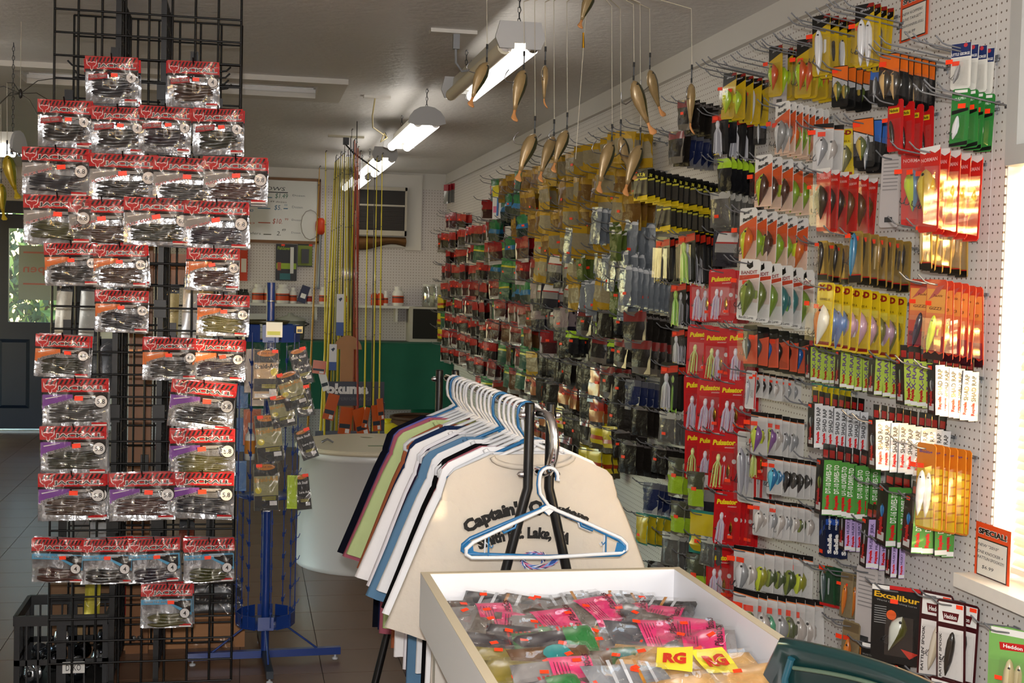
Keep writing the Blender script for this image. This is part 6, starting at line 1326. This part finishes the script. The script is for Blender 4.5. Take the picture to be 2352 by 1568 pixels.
ST = [
 # upper rows
 (1873, 1965, 34, 160, ['spro_s', 'spro_s', 'spro_d', 'spro_s'], 4, 28), (1974, 2052, 8, 138, ['spro_s', 'spro_s', 'spro_d', 'spro_d'], 4, 22), (1837, 1920, 88, 210, ['spro_o', 'spro_o', 'spro_c', 'spro_o'], 4, 20), (1768, 1832, 105, 210, ['spro_o', 'cardback', 'spro_c', 'spro_c'], 4, 20), (1664, 1775, 166, 262, ['spro_c', 'spro_c', 'spro_d', 'spro_s', 'spro_d'], 5, 30),
 (2032, 2150, 120, 230, 'orangehead2', 6, 24), (1918, 2004, 150, 235, ['orangehead'], 4, 25), (2004, 2034, 153, 228, 'bluehead', 1, 30), (2194, 2288, 97, 193, 'george', 4, 24), (2194, 2292, 202, 322, 'greencard', 4, 24), (2108, 2140, 202, 312, 'greencard', 1, 26), (2044, 2160, 228, 336, 'nichols', 4, 20),
 (1784, 1908, 232, 340, ['bandit_w', 'bandit_w', 'bandit_o', 'bandit_c', 'bandit_c', 'bandit_o', 'bandit_c'], 7, 16), (1640, 1742, 255, 345, ['spin_w', 'limehead', 'spin_w', 'spin_w'], 4, 34), (1732, 1766, 268, 326, 'bluehead', 1, 45), (1880, 1965, 282, 380, ['clear_s', 'clear_w', 'xd_g'], 3, 39), (1970, 2040, 270, 372, ['orangehead', 'bluehead', 'bluehead'], 3, 30),
 (2124, 2277, 335, 514, ['norman_g'], 5, 10), (2035, 2070, 352, 506, 'cardback', 1, 24), (2087, 2124, 340, 502, 'norman_y', 1, 34), (1878, 2036, 385, 516, ['norman_d', 'norman_d', 'norman_d', 'norman_o', 'norman_o', 'norman_o'], 6, 12),
 (1741, 1884, 355, 463, ['bandit_b', 'bandit_b', 'bandit_b', 'bandit_c', 'bandit_c'], 5, 24), (1652, 1742, 362, 430, 'limehead', 6, 18), (1560, 1668, 228, 292, ['darkred', 'darkbag', 'darkbag'], 6, 20), (1540, 1640, 300, 368, ['darkred', 'darkbag', 'bluebag'], 6, 20),
 # middle rows
 (1640, 1740, 440, 514, 'silverbag', 6, 30), (1655, 1708, 530, 604, ['whitebag', 'silverbag'], 2, 45), (1707, 1872, 476, 586, ['bandit_o', 'bandit_c', 'bandit_b', 'bandit_c', 'bandit_c', 'bandit_o'], 6, 20), (2112, 2237, 512, 618, ['lucky_g'], 6, 14), (1955, 2112, 530, 648, ['lucky_b', 'lucky_d', 'lucky_d', 'lucky_g', 'lucky_d', 'lucky_d', 'lucky_d'], 7, 14), (1876, 1957, 552, 642, 'lucky_d', 4, 18),
 (1710, 1888, 594, 722, ['banditw_g', 'banditw_g', 'banditw_y', 'banditw_t', 'banditw_t', 'banditw_y'], 6, 22), (1885, 2108, 648, 782, ['xd_o', 'xd_b', 'xd_b', 'xd_w', 'xd_w', 'xd_w', 'xd_g', 'xd_w', 'xd_g'], 9, 12), (2104, 2140, 640, 795, 'gizz_d', 1, 30), (2140, 2268, 640, 808, 'gizz_y', 6, 12),
 (1602, 1645, 617, 725, 'puls_w', 2, 52, 2), (1646, 1700, 617, 725, 'puls_w', 4, 50, 2), (1711, 1908, 745, 832, ['odiag_s', 'odiag_s', 'odiag_b', 'odiag_d', 'odiag_d', 'odiag_b', 'odiag_s'], 7, 20),
 (1849, 1922, 795, 872, 'xrap', 4, 0), (1920, 2002, 806, 888, 'xrap', 4, 0), (2000, 2064, 815, 905, 'xrap', 3, 0), (2062, 2142, 822, 926, 'xrap', 4, 0), (2135, 2255, 836, 950, 'shadrap', 6, 0),
 (1596, 1640, 745, 852, 'puls_c', 2, 52, 2), (1636, 1682, 752, 862, ['puls_c', 'puls_w'], 3, 50, 2), (1688, 1722, 750, 865, 'puls_w', 2, 45, 2),
 (1590, 1630, 858, 975, 'puls_w', 2, 50, 2), (1622, 1668, 865, 980, 'puls_w', 3, 52, 2), (1672, 1722, 872, 985, 'puls_w', 3, 45, 2),
 (1590, 1625, 982, 1090, 'puls_c', 2, 50, 2), (1620, 1652, 988, 1098, 'puls_w', 2, 50, 2), (1652, 1716, 990, 1112, ['puls_c', 'puls_w', 'puls_w', 'puls_w'], 4, 48, 2), (1658, 1722, 1128, 1240, 'puls_w', 5, 46, 2), (1641, 1700, 1256, 1372, 'puls_w', 4, 46, 2), (1730, 1790, 985, 1090, 'puls_c', 2, 20),
 (1713, 1852, 850, 930, ['smith', 'clear_k', 'clear_k', 'clear_k', 'clear_w', 'clear_w', 'clear_s', 'clear_s'], 8, 30), (1864, 1960, 880, 922, 'yelcard', 6, 10), (1858, 2002, 925, 1026, 'shadrap', 8, 0), (2000, 2208, 960, 1074, 'shadrap', 10, 0),
 (1730, 1852, 945, 1036, ['clear_p', 'clear_c', 'clear_p', 'clear_w', 'clear_s', 'clear_s'], 6, 34), (1703, 1770, 990, 1140, 'smith', 3, 30), (1767, 1882, 1045, 1126, ['clear_b', 'clear_b', 'clear_k', 'clear_k', 'clear_k', 'clear_k'], 6, 38),
 (1882, 2032, 1052, 1178, 'dt10', 7, 0), (2028, 2110, 1112, 1250, 'dt16', 3, 2), (2090, 2206, 1135, 1264, 'dt16', 4, 0), (2114, 2244, 1016, 1196, 'stick', 6, 14),
 (1734, 1892, 1142, 1222, ['clear_w', 'clear_w', 'clear_s', 'clear_w', 'clear_s', 'clear_w', 'clear_g', 'clear_w'], 8, 36), (1884, 1946, 1165, 1275, 'sebile', 3, 6), (1928, 1978, 1165, 1260, 'husky', 3, 0), (1982, 2036, 1188, 1300, 'husky', 3, 0), (2035, 2088, 1240, 1322, 'husky', 2, 0),
 # lower rows
 (1697, 1882, 1252, 1358, ['clear_s', 'clear_w', 'clear_c', 'clear_g', 'clear_g', 'clear_g', 'clear_c'], 7, 38), (1886, 1932, 1298, 1382, 'greenpk', 2, 24), (1934, 1984, 1315, 1408, 'amber_o', 2, 26), (1980, 2012, 1300, 1470, 'cardback', 2, 28), (2020, 2048, 1342, 1455, 'amber_o', 1, 30),
 (2048, 2144, 1346, 1508, 'excal', 2, 42, 2), (2138, 2180, 1358, 1545, 'heddon_w', 1, 40, 1), (2172, 2252, 1378, 1556, 'heddon_k', 2, 30, 2),
 (1700, 1905, 1352, 1496, ['clear_w', 'clear_g', 'clear_w', 'clear_t', 'clear_s', 'clear_g', 'clear_w', 'clear_w'], 8, 38), (1942, 2008, 1425, 1560, ['amber_o', 'amber_d', 'amber_o'], 3, 22), (2004, 2100, 1478, 1610, 'heddon_b', 2, 40, 2), (2152, 2252, 1556, 1740, 'heddon_k', 3, 24), (2304, 2372, 1440, 1640, 'heddon_g', 2, 34),
 # between the shirts and the red cards
 (1459, 1662, 386, 452, 'atjig', 13, 16), (1512, 1640, 455, 522, 'atjig', 9, 16), (1400, 1478, 408, 468, 'silverbag', 4, 30), (1358, 1472, 475, 552, 'tubebag', 8, 24), (1403, 1515, 527, 592, ['tubegreen', 'tubegreen', 'tubebag', 'tubegreen', 'tubebag'], 8, 24), (1362, 1440, 566, 622, 'tubebag', 5, 26), (1424, 1556, 608, 692, 'tubebag', 9, 26), (1510, 1572, 543, 636, 'spin_k', 5, 26), (1564, 1650, 530, 636, ['spin_g', 'spin_w', 'spin_w', 'spin_w', 'spin_k', 'spin_k'], 6, 24), (1546, 1606, 645, 736, ['spin_g', 'spin_w', 'spin_w'], 4, 28),
 (1445, 1535, 715, 795, ['darkred', 'darkbag'], 5, 34), (1460, 1545, 780, 850, 'darkred', 4, 36), (1376, 1445, 742, 832, ['limehead', 'yelbag', 'darkbag'], 5, 30), (1545, 1600, 752, 825, 'spin_w', 3, 34), (1525, 1600, 832, 930, ['spin_w', 'spin_g', 'darkbag'], 4, 30), (1440, 1530, 872, 935, 'bluebag', 5, 28), (1412, 1490, 856, 905, 'yelcard', 3, 40), (1400, 1480, 925, 985, 'yelcard', 3, 35), (1455, 1540, 930, 992, 'darkbag', 5, 30), (1520, 1600, 945, 1010, 'silverbag', 5, 28), (1430, 1520, 1010, 1080, 'darkbag', 5, 30), (1500, 1590, 1020, 1080, 'darkbag', 5, 26),
 (1540, 1610, 1050, 1132, 'limebait', 4, 26), (1585, 1655, 1082, 1162, ['limebait', 'whitebag', 'limebait'], 4, 30), (1482, 1565, 1108, 1172, 'bluebag', 5, 26), (1462, 1545, 1178, 1242, 'yelcard', 4, 20), (1545, 1640, 1150, 1222, 'limebait', 4, 30), (1600, 1682, 1172, 1262, 'yelcard', 3, 40), (1528, 1605, 1222, 1292, 'silverbag', 4, 28), (1612, 1700, 1232, 1292, 'silverbag', 5, 24), (1585, 1655, 1272, 1366, 'limebait', 4, 28), (1500, 1580, 1290, 1370, 'darkbag', 4, 28), (1560, 1640, 1360, 1440, 'darkbag', 4, 28), (1640, 1710, 1380, 1460, ['clear_s', 'clear_g', 'clear_s'], 4, 42),
]
for e in ST: ANC.append(((e[0]+e[1])/2, e[2], e[4] if isinstance(e[4], str) else e[4][0]))
for e in ST: stack(*e)
# far stretch of the wall: regular rows of pegs, kinds by zone
def zone(y, r):
    q = prs.random()
    if y > 10.6 and r >= 6: return 'gambler' if q < .7 else 'redbag2'
    if y > 8.4: return 'redbag' if q < .62 else ('redbag2' if q < .86 else ('greenbag2' if q < .95 else 'brownbag'))
    if y > 7.2:
        if r == 0: return 'greenbag2' if q < .4 else 'yelbag2'
        if r <= 2: return 'yelbag2' if q < .45 and y < 7.8 else 'greenbag'
        if r <= 5: return 'greenbag' if q < .45 else ('greenbag2' if q < .7 else 'redbag2')
        return 'redbag2' if q < .6 else ('greenbag2' if q < .75 else 'brownbag')
    if y > 6.2:
        if r <= 3: return 'yelbag' if q < .7 else 'yelbag2'
        if r <= 5: return 'whitebag' if q < .5 else ('yelbag' if q < .7 else 'pinkbag')
        if r == 6: return 'pinkbag' if q < .5 else 'whitebag'
        if r <= 8: return 'redbag2' if q < .35 else ('darkbag' if q < .7 else 'yelbag')
        return 'gulp' if q < .4 else ('gambler' if r >= 10 else 'darkbag')
    if r <= 2: return 'yelbag' if q < .6 else 'yelbag2'
    if r <= 5: return 'tubebag' if q < .5 else ('yelbag' if q < .8 else 'tubegreen')
    if r <= 7: return 'limehead' if q < .25 else ('darkred' if q < .55 else 'darkbag')
    return 'gambler' if r >= 10 and q < .55 else ('gulp' if q < .3 else ('darkbag' if q < .75 else 'darkred'))
def proj(p):
    d = Vector(p)-CAM; c = AXX*d.x+AXY*d.y+AXZ*d.z
    return CX+FPX*c.x/c.z, CY+FPX*c.y/c.z
n_far = 0
ORD = ['first', 'second', 'third', 'fourth', 'fifth', 'sixth', 'seventh', 'eighth', 'ninth', 'tenth', 'eleventh', 'twelfth', 'thirteenth']
y = 5.35
while y < 11.45:
    for r in range(13):
        z = 2.10-.128*r+prs.uniform(-.012, .012)
        if y > 8.6 and r == 0: continue
        if 8.6 < y < 9.6 and r == 1: continue
        L = prs.uniform(.19, .25); x = XR-L+.05
        u, v = proj((x, y, z-.05))
        if u < 1012 or (v > 1075 and u < 1470) or (u < 1230 and v > 915) or (u < 1100 and v > 840): continue
        if r > 0 and prs.random() < .06: put_hook(y, z, L, 'nothing yet among the far bags'); continue
        kd = zone(y, r); n = 2 if y > 8 else 3
        put_hook(y, z, L+.05, KD[kd]['label'].split(' on ')[0].split(' in ')[0])
        yw_ = prs.uniform(8, 48)
        for i in range(n):
            off = L-.05-i*.035; n_far += 1
            place(kd, (XR-off, y+prs.uniform(-.01, .01), z+off*TILT-.001), yw_+prs.uniform(-10, 10), prs.uniform(1.02, 1.28), R(prs.uniform(-6, 6)), False, ', '+ORD[r]+' peg row below ceiling trim')
    y += .17 if y < 7.4 else .22
# bare hook tips along the top row
for u, v in ((1600, 145), (1614, 138), (1628, 132), (1645, 142), (1664, 142), (1680, 128), (1694, 120), (1738, 96), (1752, 92), (1778, 78), (1793, 76), (1812, 42), (1832, 42), (1857, 32), (1877, 20), (1900, 12), (1905, 2), (2010, 96), (1998, 104), (2022, 85), (1425, 282), (1438, 275), (1405, 288), (1363, 312), (1345, 318), (2100, 80), (2080, 76), (2125, 186), (2100, 195)):
    P = at_x(u, v, XR-.22); put_hook(P.y, P.z-.22*TILT-.012, .22, 'nothing in the top row')
far_hooks_o = obj('peg_hooks_beyond', far_hooks, None, None, None, None, 'mass of small grey peg hooks far along the side wall', 'peg hooks', None, 'stuff') if far_hooks.v else None
print('hooks', n_hook, 'far packs', n_far)
# lures on the near end of the far wall
for k, (u, v) in enumerate(((1025, 425), (1031, 424), (1040, 422))):
    p = at_x(u, v, 1.45+.06*k)
    p = at_y(u, v, 11.2)
    o = obj('hanging_lure_pack', MB().sheet(bulge(.05, .16, .004, 'hl%d' % k, top=0), 3, 5, C('8c8c88', .25, coat=.6)), None, p, (0, 0, R(-50)), None, 'narrow clear pack with crimson header hung in the far corner', 'lure pack', 'packs in the far corner')
    obj('crimson_header', MB().box(-.025, .025, -.003, .004, -.05, .004, C('a01c2c')), o)
put_hook(11.2, 2.34, .3, 'narrow clear packs in the far corner')

p = at_x(1142, 433, XR-.22)
o = obj('yellow_head_pack', MB().box(-.03, .03, -.0015, .0015, -.19, .012, WH_), None, p, (0, 0, R(-40)), None, 'white hanging card with bright yellow header among the far green bags', 'lure pack')
obj('yellow_header', MB().box(-.03, .03, -.0025, -.001, -.05, .012, C('e0d02a')), o); obj('blue_tool', MB().tube([(.012, -.008, -.06), (.008, -.008, -.17)], .006, C('3a7ac0'), 8), o); obj('pink_patch', MB().box(-.024, .0, -.0024, -.001, -.15, -.11, C('e07a9a')), o)
put_hook(p.y, p.z-.22*TILT, .27, 'a white card with yellow header')
# ------------------------------------------------------------------ hand-written special signs and the framed print
def special(u0, v0, lines, w, h, y, z, label):
    o = root('special_sign', (XR-.004, y, z), label, 'sign', None, (0, 0, R(-90)))
    OG = C('e8501c', .5)
    obj('card', MB().box(0, w, -.0012, 0, -h, 0, OG), o)
    ins = .09*w
    pts = [(ins, -h+.05*h), (w-ins, -h+.05*h), (w-ins, -.30*h), (ins, -.30*h)]
    obj('white_panel', MB().prism([(ins-.003, -h+.05*h-.003), (w-ins+.003, -h+.05*h-.003), (w-ins+.003, -.30*h+.003), (ins-.003, -.30*h+.003)], -.0016, -.001, BK_).prism(pts, -.0022, -.0012, C('e2ded2', .6)), o)
    lt = MB(); text(lt, 'SPECIAL!', w*.84, h*.125, WH_, w*.5, -.15*h, -.0020, bold=.09); text(lt, 'SPECIAL!', w*.80, h*.105, BK_, w*.5, -.15*h, -.0026, bold=.045); obj('printed_title', lt, o)
    hw_ = MB()
    for s, tw, th, x, yy in lines: text(hw_, s, tw*w, th*h, C('2a2a30', .7), x*w, -yy*h, -.0028, shear=.2)
    obj('handwriting', hw_, o)
a = at_x(2247, 1195, XR); b = at_x(2240, 1317, XR); c_ = at_x(2327, 1220, XR)
special(0, 0, [('NEW "2010"', .6, .055, .40, .40), ('ONE KNOCKER +', .74, .055, .46, .53), ('RATTLIN SPOOKS!!!', .76, .055, .48, .63), ('$6.99', .34, .07, .40, .80)], a.y-c_.y, a.z-b.z, a.y, a.z, 'orange special sign about new knocker lures above the window sill')
a = at_x(2072, 100, XR)
special(0, 0, [('NEW KOPPERS', .72, .06, .46, .42), ('"LIVE TARGET"', .70, .06, .46, .54), ('CRAW/SHINER/BLUEGILL', .78, .055, .48, .68), ('$16.99', .36, .07, .40, .83)], .15, .127, at_x(2072, 40, XR).y, a.z+.127, 'orange special sign about live target lures high on pegboard')
fp = root('framed_print', (XR-.004, 2.755, 0), 'grey picture frame hanging above the side window blind', 'picture frame', None, (0, 0, R(-90)))
z0 = at_x(2330, 378, XR-.03).z
FM = C('b9b9b4', .4)
for q in (((0, z0), (.045, z0+.045), (.045, z0+.47), (0, z0+.515)), ((0, z0), (.60, z0), (.555, z0+.045), (.045, z0+.045)), ((.555, z0+.045), (.60, z0), (.60, z0+.515), (.555, z0+.47)), ((.045, z0+.47), (.555, z0+.47), (.60, z0+.515), (0, z0+.515))):
    obj('frame_side', MB().prism([(p[0], p[1]) for p in q], -.028, 0, FM), fp)
obj('print_sheet', MB().box(.045, .555, -.008, -.002, z0+.045, z0+.47, C('c8cac8', .5)), fp)
